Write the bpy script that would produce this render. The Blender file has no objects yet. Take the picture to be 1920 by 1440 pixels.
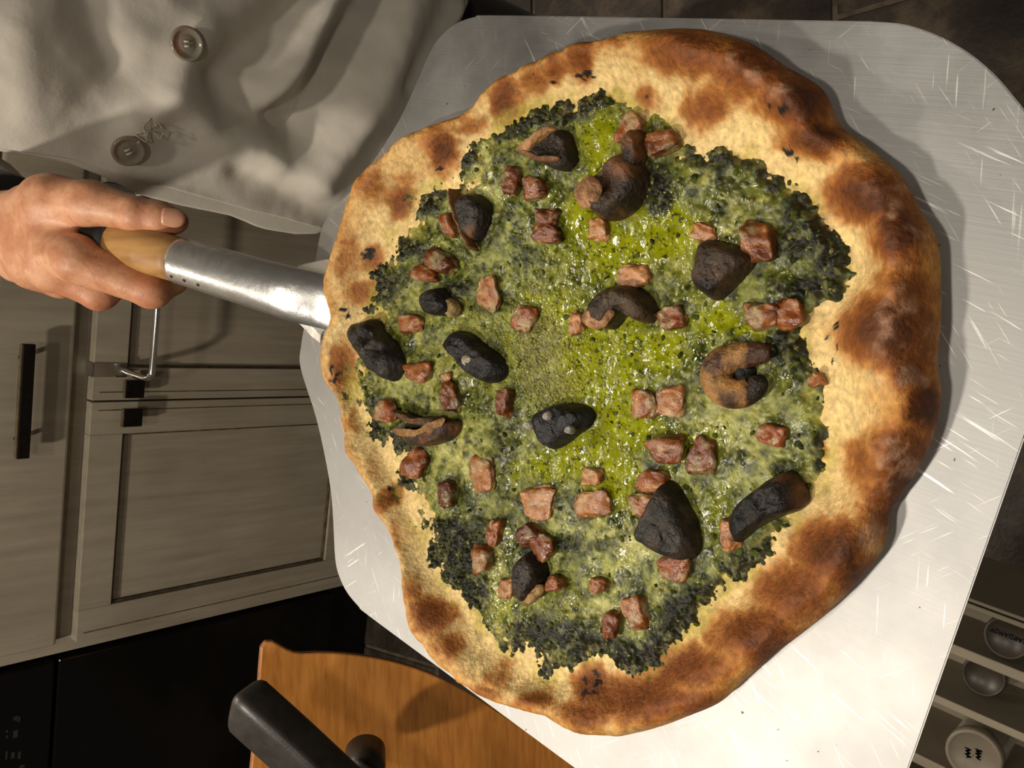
import bpy, bmesh, math, random
import numpy as np
from mathutils import Vector, Matrix

# ---------------------------------------------------------------- camera, light
FOC, PITCH, ROLL, CAMZ = 1560.0, math.radians(49.4), math.radians(0.6), 1.33
RV = np.array([1.0, 0, 0]); UV = np.array([0, math.sin(PITCH), math.cos(PITCH)])
FV = np.array([0, math.cos(PITCH), -math.sin(PITCH)])
# the phone was held sideways: picture-left is up in the room
R2 = RV * math.cos(ROLL) - UV * math.sin(ROLL)
U2 = RV * math.sin(ROLL) + UV * math.cos(ROLL)
scene = bpy.context.scene
cam_d = bpy.data.cameras.new('camera'); cam = bpy.data.objects.new('camera', cam_d)
scene.collection.objects.link(cam)
cam_d.sensor_width = 36.0; cam_d.lens = FOC / 1920 * 36.0; cam_d.clip_start = 0.02
m3 = Matrix((tuple(-U2), tuple(R2), tuple(-FV))).transposed()
cam.matrix_world = Matrix.Translation((0, 0, CAMZ)) @ m3.to_4x4()
scene.camera = cam

world = bpy.data.worlds.new('world'); scene.world = world; world.use_nodes = True
bg = world.node_tree.nodes['Background']
bg.inputs[0].default_value = (1.0, 0.90, 0.76, 1); bg.inputs[1].default_value = 0.06
def area_lamp(name, loc, power, size, aim=None, col=(1.0, 0.91, 0.78)):
    d = bpy.data.lights.new(name, 'AREA'); d.shape = 'DISK'; d.size = size; d.energy = power; d.color = col
    o = bpy.data.objects.new(name, d); scene.collection.objects.link(o); o.location = loc
    if aim:
        o.rotation_euler = (Vector(aim) - Vector(loc)).to_track_quat('-Z', 'Y').to_euler()
    return o
area_lamp('downlight_or_fill', (-0.75, 0.72, 2.4), 23, 0.12)
area_lamp('downlight_or_fill', (-0.12, 0.32, 2.4), 5, 0.12)
area_lamp('sink_downlight', (-0.42, 1.93, 2.3), 8, 0.12)
area_lamp('sink_downlight', (0.36, 1.93, 2.3), 25, 0.12)
area_lamp('downlight_or_fill', (-0.35, -0.75, 2.4), 8, 0.2)  # added fill from behind the camera, brightens jacket and cabinet fronts
vs = scene.view_settings
vs.view_transform = 'Standard'; vs.look = 'None'; vs.gamma = 1.0; vs.exposure = 0.1
vs.use_curve_mapping = False

# ---------------------------------------------------------------- geometry helpers
COL = scene.collection
def rays(px):
    px = np.asarray(px, float).reshape(-1, 2)
    a = 720 - px[:, 1]; b = px[:, 0] - 960
    return FV * FOC + np.outer(a, R2) - np.outer(b, U2)
C0 = np.array([0, 0, CAMZ])
def on_z(px, z):
    d = rays(px); return C0 + d * ((z - CAMZ) / d[:, 2])[:, None]
def at_depth(px, dep):
    d = rays(px); return C0 + d * (np.asarray(dep, float) / FOC).reshape(-1, 1)
def on_plane(px, p0, n):
    d = rays(px); n = np.asarray(n, float)
    return C0 + d * (((np.asarray(p0) - C0) @ n) / (d @ n))[:, None]
def proj(P):
    q = np.asarray(P, float).reshape(-1, 3) - C0
    w = q @ FV; a = q @ R2 / w * FOC; b = -(q @ U2) / w * FOC
    return np.stack([b + 960, 720 - a], 1)
def srgb(*c):
    c = np.array(c, float) / 255
    return np.where(c <= .04045, c / 12.92, ((c + .055) / 1.055) ** 2.4)
def sm(a, b, x):
    t = np.clip((x - a) / (b - a), 0, 1); return t * t * (3 - 2 * t)
def hsh(i, j, k, s):
    n = (i * 374761393 + j * 668265263 + k * 2147483647 + s * 1442695041) & 0xFFFFFFFF
    n = ((n ^ (n >> 13)) * 1274126177) & 0xFFFFFFFF
    n = n ^ (n >> 16)
    return (n & 0xFFFF) / 65535.0
def vnoise(p, s=0):
    p = np.asarray(p, float)
    if p.shape[1] == 2: p = np.concatenate([p, np.zeros((len(p), 1))], 1)
    i = np.floor(p).astype(np.int64); f = p - i; f = f * f * (3 - 2 * f)
    r = 0
    for dx in (0, 1):
        wx = f[:, 0] if dx else 1 - f[:, 0]
        for dy in (0, 1):
            wy = f[:, 1] if dy else 1 - f[:, 1]
            for dz in (0, 1):
                wz = f[:, 2] if dz else 1 - f[:, 2]
                r = r + wx * wy * wz * hsh(i[:, 0] + dx, i[:, 1] + dy, i[:, 2] + dz, s)
    return r
def fbm(p, sc, octv=4, s=0):
    r, a, t = 0, 1.0, 0
    p = np.asarray(p, float) * sc
    for o in range(octv):
        r = r + a * vnoise(p + 17.3 * o, s + o); t += a; a *= .5; p = p * 2.03
    return r / t
def mesh_np(name, V, F, mat, parent=None, smooth=True, col=None, kind=None):
    V = np.asarray(V, np.float32); F = np.asarray(F, np.int32)
    me = bpy.data.meshes.new(name)
    n, k = F.shape
    me.vertices.add(len(V)); me.vertices.foreach_set('co', V.ravel())
    me.loops.add(n * k); me.loops.foreach_set('vertex_index', F.ravel())
    me.polygons.add(n); me.polygons.foreach_set('loop_start', np.arange(0, n * k, k, dtype=np.int32))
    me.update(calc_edges=True)
    if smooth: me.polygons.foreach_set('use_smooth', np.ones(n, bool))
    if col is not None:
        at = me.color_attributes.new('Col', 'FLOAT_COLOR', 'POINT')
        c = np.ones((len(V), 4), np.float32); c[:, :3] = col[:, :3]
        if col.shape[1] == 4: c[:, 3] = col[:, 3]
        at.data.foreach_set('color', c.ravel())
    me.validate()
    return link(name, me, mat, parent, kind)
def link(name, me, mat, parent=None, kind=None):
    o = bpy.data.objects.new(name, me); COL.objects.link(o)
    if mat is not None and not me.materials: me.materials.append(mat)
    if parent is not None:
        o.parent = parent; o.matrix_parent_inverse = world_mat(parent).inverted()
    if kind: o['kind'] = kind
    return o
WM = {}
def world_mat(o):
    m = Matrix.LocRotScale(o.location, o.rotation_euler, o.scale)
    if o.parent: m = world_mat(o.parent) @ o.matrix_parent_inverse @ m
    return m
def thing(name, label, cat, loc=(0, 0, 0), group=None):
    o = bpy.data.objects.new(name, None); COL.objects.link(o); o.location = loc; o.empty_display_size = .05
    o['label'] = label; o['category'] = cat
    if group: o['group'] = group
    return o
def tag(o, label, cat, group=None):
    o['label'] = label; o['category'] = cat
    if group: o['group'] = group
    return o
def from_bm(name, bm, mat, parent=None, smooth=False, kind=None):
    me = bpy.data.meshes.new(name); bm.to_mesh(me); bm.free()
    if smooth: me.polygons.foreach_set('use_smooth', np.ones(len(me.polygons), bool))
    return link(name, me, mat, parent, kind)
def box(name, M, lo, hi, mat, parent=None, bev=0.0, seg=2):
    """box in the frame M (4x4), from lo to hi"""
    bm = bmesh.new(); bmesh.ops.create_cube(bm, size=1.0)
    lo = Vector(lo); hi = Vector(hi); s = hi - lo; c = (hi + lo) / 2
    for v in bm.verts: v.co = Vector((v.co.x * s.x + c.x, v.co.y * s.y + c.y, v.co.z * s.z + c.z))
    if bev: bmesh.ops.bevel(bm, geom=bm.edges[:], offset=bev, segments=seg, affect='EDGES', profile=.5)
    bmesh.ops.transform(bm, matrix=M, verts=bm.verts)
    return from_bm(name, bm, mat, parent, smooth=False)
def prism(name, pts, n, th, mat, parent=None, bev=0.0):
    """closed outline pts (world), pushed th along -n"""
    bm = bmesh.new(); n = Vector(n).normalized()
    vs_ = [bm.verts.new(Vector(p)) for p in pts]
    f = bm.faces.new(vs_); f.normal_update()
    if f.normal.dot(n) < 0: f.normal_flip()
    r = bmesh.ops.extrude_face_region(bm, geom=[f])
    nv = [g for g in r['geom'] if isinstance(g, bmesh.types.BMVert)]
    for v in nv: v.co += n * 1e-9
    for v in vs_: v.co -= n * th
    bmesh.ops.recalc_face_normals(bm, faces=bm.faces)
    if bev:
        es = [e for e in bm.edges if len(e.link_faces) == 2 and e.calc_face_angle(0) > .9]
        bmesh.ops.bevel(bm, geom=es, offset=bev, segments=2, affect='EDGES', profile=.5)
    return from_bm(name, bm, mat, parent)
def catmull(P, n, closed=False):
    P = np.asarray(P, float); N = len(P); out = []
    segs = N if closed else N - 1
    for i in range(segs):
        if closed: p0, p1, p2, p3 = P[(i - 1) % N], P[i], P[(i + 1) % N], P[(i + 2) % N]
        else: p0, p1, p2, p3 = P[max(i - 1, 0)], P[i], P[i + 1], P[min(i + 2, N - 1)]
        for t in np.arange(n) / n:
            out.append(.5 * (2 * p1 + (p2 - p0) * t + (2 * p0 - 5 * p1 + 4 * p2 - p3) * t * t + (3 * p1 - p0 - 3 * p2 + p3) * t ** 3))
    if not closed: out.append(P[-1])
    return np.array(out)
def resample(P, n, closed=True):
    P = np.asarray(P, float)
    Q = np.vstack([P, P[:1]]) if closed else P
    L = np.r_[0, np.cumsum(np.linalg.norm(np.diff(Q, axis=0), axis=1))]
    t = np.linspace(0, L[-1], n + 1)[:-1] if closed else np.linspace(0, L[-1], n)
    return np.stack([np.interp(t, L, Q[:, k]) for k in range(Q.shape[1])], 1)
def sweep(name, path, rad, mat, parent=None, ns=16, flat=None, up=(0, 0, 1), cap=True, col=None, kind=None):
    """tube along path; rad per point (r or (rw, rh))"""
    path = np.asarray(path, float); N = len(path)
    rad = np.asarray(rad, float)
    if rad.ndim == 0: rad = np.full(N, float(rad))
    if rad.ndim == 1: rad = np.stack([rad, rad], 1)
    T = np.gradient(path, axis=0); T /= np.linalg.norm(T, axis=1)[:, None]
    V = []; u = np.array(up, float)
    for i in range(N):
        s = np.cross(T[i], u); s /= np.linalg.norm(s); w = np.cross(s, T[i])
        if up is None: u = w
        for k in range(ns):
            a = 2 * math.pi * k / ns
            V.append(path[i] + s * math.cos(a) * rad[i, 0] + w * math.sin(a) * rad[i, 1])
    F = []
    for i in range(N - 1):
        for k in range(ns):
            k2 = (k + 1) % ns
            F.append((i * ns + k, i * ns + k2, (i + 1) * ns + k2, (i + 1) * ns + k))
    if cap:
        for (b, rev) in ((0, 1), ((N - 1) * ns, 0)):
            c = len(V); V.append(np.mean(V[b:b + ns], axis=0))
            for k in range(0, ns, 2):
                q = (c, b + k, b + (k + 1) % ns, b + (k + 2) % ns)
                F.append(q[::-1] if rev else q)
    V = np.array(V)
    return mesh_np(name, V, F, mat, parent, True, None if col is None else col(V), kind)
def seg_dist(p, A, B):
    d = B - A; t = np.clip(((p - A) @ d) / (d @ d), 0, 1)
    return np.linalg.norm(p - (A + t[:, None] * d), axis=1), t
def line_dist(p, L):
    L = np.asarray(L, float); r = np.full(len(p), 1e9)
    for a, b in zip(L[:-1], L[1:]): r = np.minimum(r, seg_dist(p, a, b)[0])
    return r
def poly_sd(p, P):
    """signed distance, positive inside"""
    P = np.asarray(P, float); r = np.full(len(p), 1e9); ins = np.zeros(len(p), bool)
    for a, b in zip(P, np.roll(P, -1, 0)):
        r = np.minimum(r, seg_dist(p, a, b)[0])
        c = ((a[1] > p[:, 1]) != (b[1] > p[:, 1]))
        with np.errstate(divide='ignore', invalid='ignore'):
            xx = (b[0] - a[0]) * (p[:, 1] - a[1]) / (b[1] - a[1] if b[1] != a[1] else 1e-9) + a[0]
        ins ^= c & (p[:, 0] < xx)
    return np.where(ins, r, -r)
def surface_nets(F, org, h):
    S = F < 0; nx, ny, nz = F.shape
    acc = np.zeros((nx - 1, ny - 1, nz - 1, 3)); cnt = np.zeros((nx - 1, ny - 1, nz - 1))
    def cor(A, d): return A[d[0]:d[0] + nx - 1, d[1]:d[1] + ny - 1, d[2]:d[2] + nz - 1]
    for ax in range(3):
        o = [a for a in range(3) if a != ax]
        for i in (0, 1):
            for j in (0, 1):
                d0 = [0, 0, 0]; d0[o[0]] = i; d0[o[1]] = j; d1 = list(d0); d1[ax] = 1
                f0, f1 = cor(F, d0), cor(F, d1); m = cor(S, d0) != cor(S, d1)
                t = np.where(m, f0 / np.where(m, f0 - f1, 1), 0)
                for a in range(3):
                    acc[..., a] += np.where(m, d0[a] + (t if a == ax else 0), 0)
                cnt += m
    act = cnt > 0; idx = -np.ones(act.shape, np.int64); idx[act] = np.arange(act.sum())
    g = np.stack(np.nonzero(act), 1)
    V = (g + acc[act] / cnt[act][:, None]) * h + org
    Q = []
    for ax in range(3):
        o = [(ax + 1) % 3, (ax + 2) % 3]
        sl0 = [slice(None)] * 3; sl1 = [slice(None)] * 3
        sl0[ax] = slice(0, -1); sl1[ax] = slice(1, None)
        m = S[tuple(sl0)] != S[tuple(sl1)]; fl = S[tuple(sl0)]
        g = np.stack(np.nonzero(m), 1)
        ok = (g[:, o[0]] > 0) & (g[:, o[1]] > 0) & (g[:, o[0]] < F.shape[o[0]] - 1) & (g[:, o[1]] < F.shape[o[1]] - 1)
        g = g[ok]; f = fl[tuple(g.T)]
        q = []
        for (a, b) in ((-1, -1), (0, -1), (0, 0), (-1, 0)):
            c = g.copy(); c[:, o[0]] += a; c[:, o[1]] += b; q.append(idx[tuple(c.T)])
        q = np.stack(q, 1); q[~f] = q[~f][:, ::-1]; Q.append(q)
    return V, np.vstack(Q)

# ---------------------------------------------------------------- materials
def nt(name):
    m = bpy.data.materials.new(name); m.use_nodes = True
    t = m.node_tree; b = t.nodes['Principled BSDF']; return m, t, b
def N(t, typ, **kw):
    n = t.nodes.new(typ)
    for k, v in kw.items():
        if k in n.inputs: n.inputs[k].default_value = v
        else: setattr(n, k, v)
    return n
def ramp(t, fac, stops):
    r = t.nodes.new('ShaderNodeValToRGB'); e = r.color_ramp.elements
    while len(e) < len(stops): e.new(.5)
    for el, (p, c) in zip(e, stops):
        el.position = p; el.color = (*c, 1) if len(c) == 3 else c
    t.links.new(fac, r.inputs[0]); return r
def coords(t, scale=(1, 1, 1), rot=(0, 0, 0), kind='Object'):
    tc = t.nodes.new('ShaderNodeTexCoord'); mp = t.nodes.new('ShaderNodeMapping')
    mp.inputs['Scale'].default_value = scale; mp.inputs['Rotation'].default_value = rot
    t.links.new(tc.outputs[kind], mp.inputs[0]); return mp.outputs[0]
def rcoords(t, scale, rot):
    # turn first, then stretch
    tc = t.nodes.new('ShaderNodeTexCoord'); mp = t.nodes.new('ShaderNodeMapping'); mp.vector_type = 'TEXTURE'
    mp.inputs['Scale'].default_value = tuple(1 / k for k in scale); mp.inputs['Rotation'].default_value = (0, 0, rot)
    t.links.new(tc.outputs['Object'], mp.inputs[0]); return mp.outputs[0]
def noise(t, vec, scale, detail=4, rough=.55):
    n = N(t, 'ShaderNodeTexNoise', Scale=scale, Detail=detail, Roughness=rough)
    t.links.new(vec, n.inputs['Vector']); return n.outputs['Fac']
def bump(t, b, h, strength, dist=.001, prev=None):
    n = N(t, 'ShaderNodeBump', Strength=strength, Distance=dist); t.links.new(h, n.inputs['Height'])
    if prev: t.links.new(prev, n.inputs['Normal'])
    t.links.new(n.outputs[0], b.inputs['Normal']); return n.outputs[0]
def mixc(t, fac, a, b, mode='MIX'):
    n = t.nodes.new('ShaderNodeMix'); n.data_type = 'RGBA'; n.blend_type = mode
    for s, v in ((0, fac), (6, a), (7, b)):
        if isinstance(v, (int, float)): n.inputs[s].default_value = v
        elif isinstance(v, (tuple, list, np.ndarray)): n.inputs[s].default_value = (*v, 1)
        else: t.links.new(v, n.inputs[s])
    return n.outputs[2]
def mat_noise(name, c1, c2, scale=20, rough=.5, metal=0.0, bstr=.2, bscale=80, bdist=.001, sc3=(1, 1, 1), spec=.5, lo=.35, hi=.65):
    m, t, b = nt(name); v = coords(t, sc3)
    r = ramp(t, noise(t, v, scale), [(lo, tuple(c1)), (hi, tuple(c2))])
    t.links.new(r.outputs[0], b.inputs['Base Color'])
    b.inputs['Roughness'].default_value = rough; b.inputs['Metallic'].default_value = metal
    b.inputs['Specular IOR Level'].default_value = spec
    if bstr: bump(t, b, noise(t, v, bscale), bstr, bdist)
    return m
def mat_attr(name, rough=.5, spec=.5, nscale=300, nstr=.3, ndist=.0006, sss=0.0, var=.15, coat=0.0, rvar=None):
    m, t, b = nt(name); a = N(t, 'ShaderNodeAttribute', attribute_name='Col'); v = coords(t)
    n1 = noise(t, v, nscale * .6, 5)
    g = ramp(t, n1, [(.3, (1 - var * 1.6,) * 3), (.7, (1 + var,) * 3)])
    c = mixc(t, 1.0, a.outputs['Color'], g.outputs[0], 'MULTIPLY')
    t.links.new(c, b.inputs['Base Color'])
    b.inputs['Roughness'].default_value = rough; b.inputs['Specular IOR Level'].default_value = spec
    if rvar:
        rr = ramp(t, noise(t, v, nscale * .35, 3), [(.35, (rvar[0],) * 3), (.65, (rvar[1],) * 3)])
        t.links.new(rr.outputs[0], b.inputs['Roughness'])
    if name == 'pesto_cheese':      # oil pools are wet and slick, paste and cheese are duller
        rr2 = ramp(t, a.outputs['Alpha'], [(0, (.46,) * 3), (.8, (.0,) * 3)])
        mx = N(t, 'ShaderNodeMath', operation='ADD'); t.links.new(rr.outputs[0], mx.inputs[0]); t.links.new(rr2.outputs[0], mx.inputs[1])
        t.links.new(mx.outputs[0], b.inputs['Roughness'])
    if sss:
        b.inputs['Subsurface Weight'].default_value = sss; b.inputs['Subsurface Radius'].default_value = (.006, .003, .0015)
        b.inputs['Subsurface Scale'].default_value = .6
    if coat: b.inputs['Coat Weight'].default_value = coat; b.inputs['Coat Roughness'].default_value = .06
    if nstr: bump(t, b, noise(t, v, nscale, 4), nstr, ndist)
    return m

M = {}
M['grout'] = mat_noise('grout', srgb(92, 80, 64), srgb(70, 60, 48), 40, .9)
def slate():
    m, t, b = nt('slate_tile'); v = coords(t, kind='Generated')
    oi = t.nodes.new('ShaderNodeObjectInfo'); ad = N(t, 'ShaderNodeVectorMath', operation='MULTIPLY_ADD')
    tc = coords(t, (3, 3, 3), kind='Object')
    t.links.new(oi.outputs['Random'], ad.inputs[0]); ad.inputs[1].default_value = (9, 7, 5); t.links.new(tc, ad.inputs[2])
    n1 = noise(t, ad.outputs[0], 2.2, 8, .7)
    r = ramp(t, n1, [(.3, tuple(srgb(30, 24, 19))), (.48, tuple(srgb(52, 43, 34))), (.6, tuple(srgb(84, 70, 54))), (.75, tuple(srgb(46, 38, 30)))])
    t.links.new(r.outputs[0], b.inputs['Base Color']); b.inputs['Roughness'].default_value = .5
    bump(t, b, noise(t, ad.outputs[0], 6, 8, .65), .5, .006); return m
M['slate'] = slate()
def paint():
    m, t, b = nt('glazed_paint'); v = coords(t, (1, 1, .08))
    v2 = coords(t, (1, 1, .6))
    r = ramp(t, noise(t, v, 60, 5, .6), [(.25, tuple(srgb(140, 130, 113))), (.75, tuple(srgb(163, 153, 135)))])
    r2 = ramp(t, noise(t, v2, 7, 4, .6), [(.3, (.80, .79, .77)), (.65, (1, 1, 1))])
    c = mixc(t, 1.0, r.outputs[0], r2.outputs[0], 'MULTIPLY')
    t.links.new(c, b.inputs['Base Color']); b.inputs['Roughness'].default_value = .42
    bump(t, b, noise(t, v, 90, 3), .08, .0006); return m
M['paint'] = paint()
M['glaze'] = mat_noise('dark_glaze', srgb(62, 52, 40), srgb(92, 80, 64), 60, .5, bstr=0)
M['cab_dark'] = mat_noise('cabinet_inside', srgb(48, 42, 34), srgb(60, 52, 42), 20, .7, bstr=0)
M['black_metal'] = mat_noise('black_metal', srgb(20, 19, 17), srgb(30, 28, 25), 90, .35, .6, .05)
M['brass_edge'] = mat_noise('pull_edge', srgb(120, 106, 80), srgb(150, 134, 104), 90, .35, .8, .05)
M['black_gloss'] = mat_noise('black_enamel', (.0022, .0021, .0018), (.003, .0028, .0024), 30, .12, bstr=0, spec=.35)
M['mark_grey'] = mat_noise('printed_grey', srgb(34, 32, 26), srgb(44, 41, 34), 300, .6, bstr=0)
M['chrome'] = mat_noise('chrome', (.75, .73, .7), (.82, .8, .77), 40, .16, 1.0, 0)
M['counter'] = mat_noise('countertop', srgb(60, 52, 45), srgb(90, 80, 68), 60, .3, bstr=0)
M['wall'] = mat_noise('wall_paint', srgb(180, 168, 148), srgb(186, 174, 154), 20, .8)
def ply():
    m, t, b = nt('orange_plywood'); v = coords(t, (1.6, 22, 22))
    v0 = coords(t, (1, 1, 1))
    n1 = noise(t, v, 7, 6, .65)
    r = ramp(t, n1, [(.25, tuple(srgb(160, 98, 40))), (.5, tuple(srgb(192, 126, 56))), (.75, tuple(srgb(208, 144, 72)))])
    r2 = ramp(t, noise(t, v0, 9, 3), [(.3, (.88, .86, .84)), (.7, (1.05, 1.05, 1.05))])
    t.links.new(mixc(t, 1.0, r.outputs[0], r2.outputs[0], 'MULTIPLY'), b.inputs['Base Color'])
    b.inputs['Roughness'].default_value = .38; bump(t, b, n1, .06, .0005); return m
M['ply'] = ply()
M['ply_edge'] = mat_noise('plywood_edge', srgb(96, 56, 24), srgb(140, 88, 42), 150, .6, sc3=(1, 1, 6))
M['rubber'] = mat_noise('black_plastic', srgb(38, 35, 31), srgb(52, 48, 43), 60, .42, 0, .35, 400, .0006)
M['cream'] = mat_noise('cream_plastic', srgb(150, 140, 120), srgb(162, 150, 130), 15, .5, bstr=0)
M['lid'] = mat_noise('jar_lid', srgb(132, 122, 106), srgb(146, 134, 116), 40, .45, bstr=0)
M['lid_dark'] = mat_noise('jar_lid_dark', srgb(58, 52, 44), srgb(70, 62, 52), 40, .4, bstr=0)
M['ink'] = mat_noise('marker_ink', (.006, .006, .006), (.01, .009, .008), 40, .7, bstr=0)
m, t, b = nt('jar_glass'); b.inputs['Base Color'].default_value = (.72, .68, .58, 1); b.inputs['Roughness'].default_value = .08
b.inputs['Transmission Weight'].default_value = .7; v = coords(t); bump(t, b, noise(t, v, 30), .05)
M['glass'] = m
M['spice'] = mat_noise('spice', srgb(84, 58, 30), srgb(110, 80, 44), 300, .9)
def alum():
    m, t, b = nt('brushed_aluminium'); th = -0.30
    v = coords(t, (1, 1, 1), (0, 0, th)); vs_ = rcoords(t, (260, 7, 1), th)
    n1 = noise(t, vs_, 3.0, 4, .6)
    n2 = noise(t, v, 18, 5, .6)
    r = ramp(t, n2, [(.3, (.28, .275, .265)), (.7, (.40, .395, .385))])
    # knife scratches: thin stretched noise thresholded, two directions
    prev = r.outputs[0]
    for (rot, sx, thr, seed) in ((-.6, 1.0, .67, 0), (.5, 1.0, .70, 4), (1.5, 1.0, .70, 9), (-1.1, 1.0, .69, 13)):
        vv = rcoords(t, (640, 22, 1), rot)
        k = ramp(t, noise(t, vv, 1.6, 2, .5), [(thr, (0, 0, 0)), (thr + .04, (1, 1, 1))])
        pm = ramp(t, noise(t, coords(t, (1, 1, 1), (0, 0, seed)), 9, 2), [(.45, (0, 0, 0)), (.6, (.8, .8, .8))])
        f = mixc(t, 1.0, k.outputs[0], pm.outputs[0], 'MULTIPLY')
        prev = mixc(t, f, prev, (.78, .77, .75))
    sp = ramp(t, noise(t, coords(t), 260, 2), [(.24, (.28, .26, .22)), (.27, (1, 1, 1))])
    prev = mixc(t, 1.0, prev, sp.outputs[0], 'MULTIPLY')
    t.links.new(prev, b.inputs['Base Color']); b.inputs['Metallic'].default_value = .93
    rr = ramp(t, n2, [(.3, (.48,) * 3), (.7, (.62,) * 3)]); t.links.new(rr.outputs[0], b.inputs['Roughness'])
    b.inputs['Anisotropic'].default_value = .35
    bump(t, b, n1, .12, .0004); return m
M['alum'] = alum()
M['alum_cast'] = mat_noise('hammered_aluminium', (.62, .61, .59), (.74, .73, .71), 60, .33, .95, .35, 110, .0012)
M['handle_wood'] = mat_noise('handle_wood', srgb(150, 108, 58), srgb(180, 136, 80), 18, .5, 0, .1, 60, sc3=(6, 1, 1))
M['handle_dark'] = mat_noise('dark_handle_end', srgb(18, 16, 13), srgb(26, 23, 19), 60, .6)
M['iron'] = mat_noise('rivet_steel', (.5, .49, .47), (.6, .59, .57), 60, .22, 1.0, 0)
def cloth(name, c1, c2):
    m, t, b = nt(name); v = coords(t)
    r = ramp(t, noise(t, v, 14, 4), [(.3, tuple(c1)), (.7, tuple(c2))])
    t.links.new(r.outputs[0], b.inputs['Base Color']); b.inputs['Roughness'].default_value = .85
    b.inputs['Sheen Weight'].default_value = .15; b.inputs['Specular IOR Level'].default_value = .2
    w = N(t, 'ShaderNodeTexWave', Scale=420.0, Distortion=.6); w.bands_direction = 'DIAGONAL'; t.links.new(v, w.inputs['Vector'])
    n = bump(t, b, w.outputs['Fac'], .10, .0005); bump(t, b, noise(t, v, 45, 4), .25, .003, n); return m
M['jacket'] = cloth('off_white_cotton', srgb(212, 204, 190), srgb(222, 214, 200))
M['black_cloth'] = cloth('black_cotton', srgb(22, 20, 18), srgb(32, 30, 26))
M['trouser'] = cloth('dark_trouser', srgb(30, 26, 20), srgb(40, 35, 28))
m, t, b = nt('jacket_button'); b.inputs['Base Color'].default_value = (*srgb(150, 140, 124), 1); b.inputs['Roughness'].default_value = .18
b.inputs['Subsurface Weight'].default_value = .2; b.inputs['Transmission Weight'].default_value = .25; v = coords(t); bump(t, b, noise(t, v, 60), .03)
M['button'] = m
M['thread'] = mat_noise('thread', srgb(190, 178, 158), srgb(205, 194, 174), 200, .9)
M['skin'] = mat_attr('skin', .45, .4, 420, .35, .0007, .12, .07)
M['nail'] = mat_noise('nail', srgb(196, 142, 112), srgb(206, 154, 124), 60, .28, bstr=.05)
M['crust'] = mat_attr('baked_crust', .62, .3, 560, .7, .0012, 0, .22)
M['topping'] = mat_attr('pesto_cheese', .2, .36, 420, .2, .0012, 0, .22, rvar=(.05, .2))
M['bacon'] = mat_attr('bacon', .3, .5, 520, .55, .0012, 0, .22, rvar=(.15, .45))
M['mush'] = mat_attr('roast_mushroom', .5, .3, 420, .8, .0018, 0, .28, rvar=(.3, .62))
M['leaf'] = mat_attr('pesto_bits', .6, .12, 500, .5, .001, 0, .25)
M['cheese_blob'] = mat_noise('cheese_blob', srgb(170, 164, 140), srgb(190, 186, 160), 200, .35)
M['char'] = mat_noise('charred_flake', srgb(24, 17, 11), srgb(44, 30, 18), 400, .7, bstr=.6, bscale=600)

# ---------------------------------------------------------------- setting: floor, wall
rng = random.Random(7); nr = np.random.default_rng(5)
fl_o = box('floor', Matrix(), (-1.6, -0.6, -.05), (1.7, 2.2, -.004), M['grout'])
fl_o['kind'] = 'structure'; fl_o['label'] = 'dark brown slate tile floor under the peel'
TS = .305
bm = bmesh.new(); bmesh.ops.create_cube(bm, size=1)
for v_ in bm.verts: v_.co = Vector((v_.co.x * (TS - .009), v_.co.y * (TS - .009), v_.co.z * .012))
bmesh.ops.bevel(bm, geom=[e for e in bm.edges if e.verts[0].co.z > 0 and e.verts[1].co.z > 0], offset=.002, segments=1, affect='EDGES')
tile_me = bpy.data.meshes.new('floor_tile'); bm.to_mesh(tile_me); bm.free()
for j in range(-2, 6):
    for i in range(-6, 5):
        o = link('tile', tile_me, M['slate'], fl_o)
        yy = .463 + TS * (j + .5); xx = .42 + TS * (i + .5) + (TS / 2 if j % 2 else 0)
        o.location = (xx, yy, -.006 + rng.uniform(-.0008, .0008)); o.rotation_euler = (rng.uniform(-.004, .004), rng.uniform(-.004, .004), 0)

# ---------------------------------------------------------------- kitchen cabinet
CY = math.radians(10.0)
cx_dir = np.array([math.cos(CY), -math.sin(CY), 0.]); c_n = np.array([-math.sin(CY), -math.cos(CY), 0.])
CP0 = np.array([-0.015, 1.5, 0.0])
CM = Matrix(((cx_dir[0], -c_n[0], 0, CP0[0]), (cx_dir[1], -c_n[1], 0, CP0[1]), (0, 0, 1, 0), (0, 0, 0, 1)))
# frame: x along cabinet, y into the wall, z up
def cab(px, d=0.0):
    P = on_plane(px, CP0 + c_n * d, c_n); return np.stack([(P - CP0) @ cx_dir, P[:, 2]], 1)
kk = cab([(105, 745), (160, 745), (118, 1205), (0, 1250), (640, 1090), (80, 1215), (205, 760), (180, 1150), (610, 1060), (55, 645), (42, 860), (665, 1180)])
CL = -.445; CR = .445
ZT = .715          # door top
wallb = box('wall_back', CM, (-1.8, .62, 0), (1.8, .68, 2.4), M['wall']); wallb['kind'] = 'structure'
cabt = thing('base_cabinet', 'greige glazed base cabinet with one wide drawer above two panelled doors', 'cabinet', tuple(CP0))
box('carcass', CM, (CL - .012, .024, .10), (CR + .012, .60, .88), M['cab_dark'], cabt)
# face frame
box('frame_stile', CM, (CL - .018, .0, .10), (CL + .012, .024, .88), M['paint'], cabt, .0015)
box('frame_stile', CM, (CR - .012, .0, .10), (CR + .018, .024, .88), M['paint'], cabt, .0015)
box('frame_rail', CM, (CL + .012, .001, ZT - .03), (CR - .012, .024, ZT + .045), M['paint'], cabt, .0015)
box('frame_rail', CM, (CL + .012, .001, .10), (CR - .012, .024, .14), M['paint'], cabt, .0015)
box('toe_kick', CM, (CL - .018, .07, .0), (CR + .018, .09, .10), M['cab_dark'], cabt)
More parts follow.
